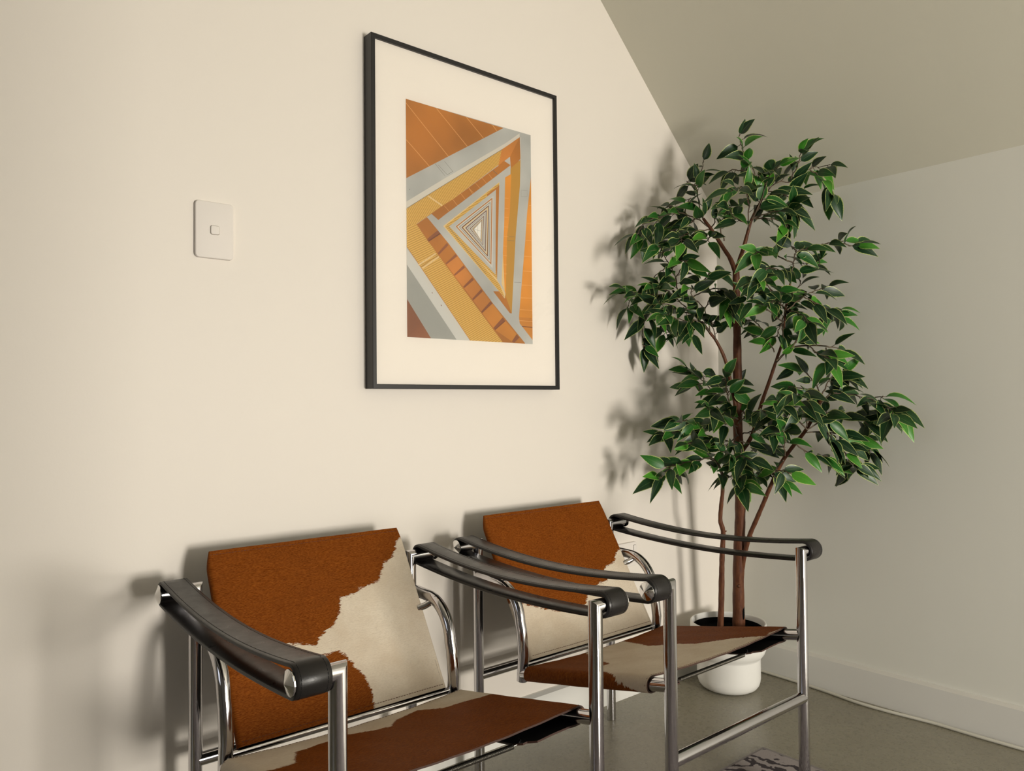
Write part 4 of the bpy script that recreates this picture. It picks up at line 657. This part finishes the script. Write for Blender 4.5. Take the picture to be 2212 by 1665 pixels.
def foliage(key, parent):
    global NLEAF
    bmt = bmesh.new(); bml = bmesh.new(); le = bml.verts.layers.float.new('edge'); lt = bml.verts.layers.float.new('tone')
    for tw in TREE['twigs'][key]:
        pp = spline([L_(p) for p in tw], 5); N = len(pp)
        # light wobble so that twigs look wired rather than ruled
        for i in range(1, N - 1): pp[i] = pp[i] + Vector([rnd.uniform(-1, 1) * .0022 for _ in range(3)])
        sweep(bmt, pp, [.0021 - .0011 * i / N for i in range(N)], 6)
        seg = [(pp[i + 1] - pp[i]).length for i in range(N - 1)]; tot = sum(seg); s = tot * .16 if tot > .09 else tot * .3; sgn = rnd.choice((-1, 1))
        while s <= tot + .001:
            acc = 0
            for i, l in enumerate(seg):
                if acc + l >= s or i == N - 2: break
                acc += l
            f_ = min(1, (s - acc) / seg[i]); c = pp[i].lerp(pp[i + 1], f_); d0 = (pp[i + 1] - pp[i]).normalized()
            last = s > tot - .012
            for rep in range(3 if last else 1):
                sd = d0.cross(Vector((0, 0, 1)) + Vector([rnd.uniform(-.8, .8) for _ in range(3)]))
                if sd.length < .05: sd = Vector((1, 0, 0))
                sd.normalize()
                ang = (0, .8, -.8)[rep] + rnd.uniform(-.2, .2) if last else sgn * rnd.uniform(.55, 1.15)
                d = d0 * math.cos(ang) + sd * math.sin(ang) + Vector((0, 0, -1)) * rnd.uniform(.0, .55) - camv * rnd.uniform(-.25, .1)
                d.normalize(); sgn = -sgn
                nr = camv * rnd.uniform(.6, 1.6) + Vector((0, 0, 1)) * rnd.uniform(0, .7) + Vector([rnd.uniform(-.6, .6) for _ in range(3)])
                nr = nr - d * nr.dot(d)
                if nr.length < .1: nr = Vector((0, 0, 1)) - d * d.z
                nr.normalize(); ln = rnd.uniform(.054, .080); wd = ln * rnd.uniform(.21, .265)
                tip = c + d * (ln + .012)
                X, Y = tip.x + PX, tip.y + PY
                if Y > -.012 or X > 2.312 or tip.z > ZC + (XR - X) * SL - .045: continue
                pet = c + d * .010 + Vector([rnd.uniform(-.002, .002) for _ in range(3)])
                sweep(bmt, [c, pet, pet + d * .004], [.0011, .0009, .0006], 5)
                r = rnd.random(); tone = rnd.uniform(.0, .45) if r < .60 else rnd.uniform(.45, .8) if r < .85 else rnd.uniform(.8, 1)
                leaf(bml, tone, pet, d, nr, ln, wd, rnd.uniform(.0, .30), le, lt, rnd.uniform(.10, .42)); NLEAF += 1
            s += rnd.uniform(.0140, .0205)
    obj('twigs', bmt, M['twig'], parent, autos=60)
    obj('foliage', bml, M['leaf'], parent)
BR = {'forkleft': (.0078, .0042), 'forkright': (.0072, .0030), 'midleft': (.0062, .0036), 'midright': (.0072, .0026), 'rightarm': (.0032, .0020), 'lefttop': (.0040, .0024)}
for k in ('forkright', 'forkleft', 'midleft', 'midright', 'rightarm', 'lefttop'):
    b = trunk(TREE['branches'][k], *BR[k], name='branch', m='bark' if BR[k][0] > .006 else 'twig', n=12, sub=5); foliage(k, b)
for k, src in (('right', 'right'), ('main', 'main')):
    pts = TREE['trunks'][src]; q = pts[-2:] if k == 'right' else [pts[5], [pts[5][0] - .004, pts[5][1] - .02, pts[5][2] + .02]]
    b = trunk(q, .0052 if k == 'right' else .006, .0030, name='branch', n=10, sub=4); foliage(k, b)
print('leaves', NLEAF)
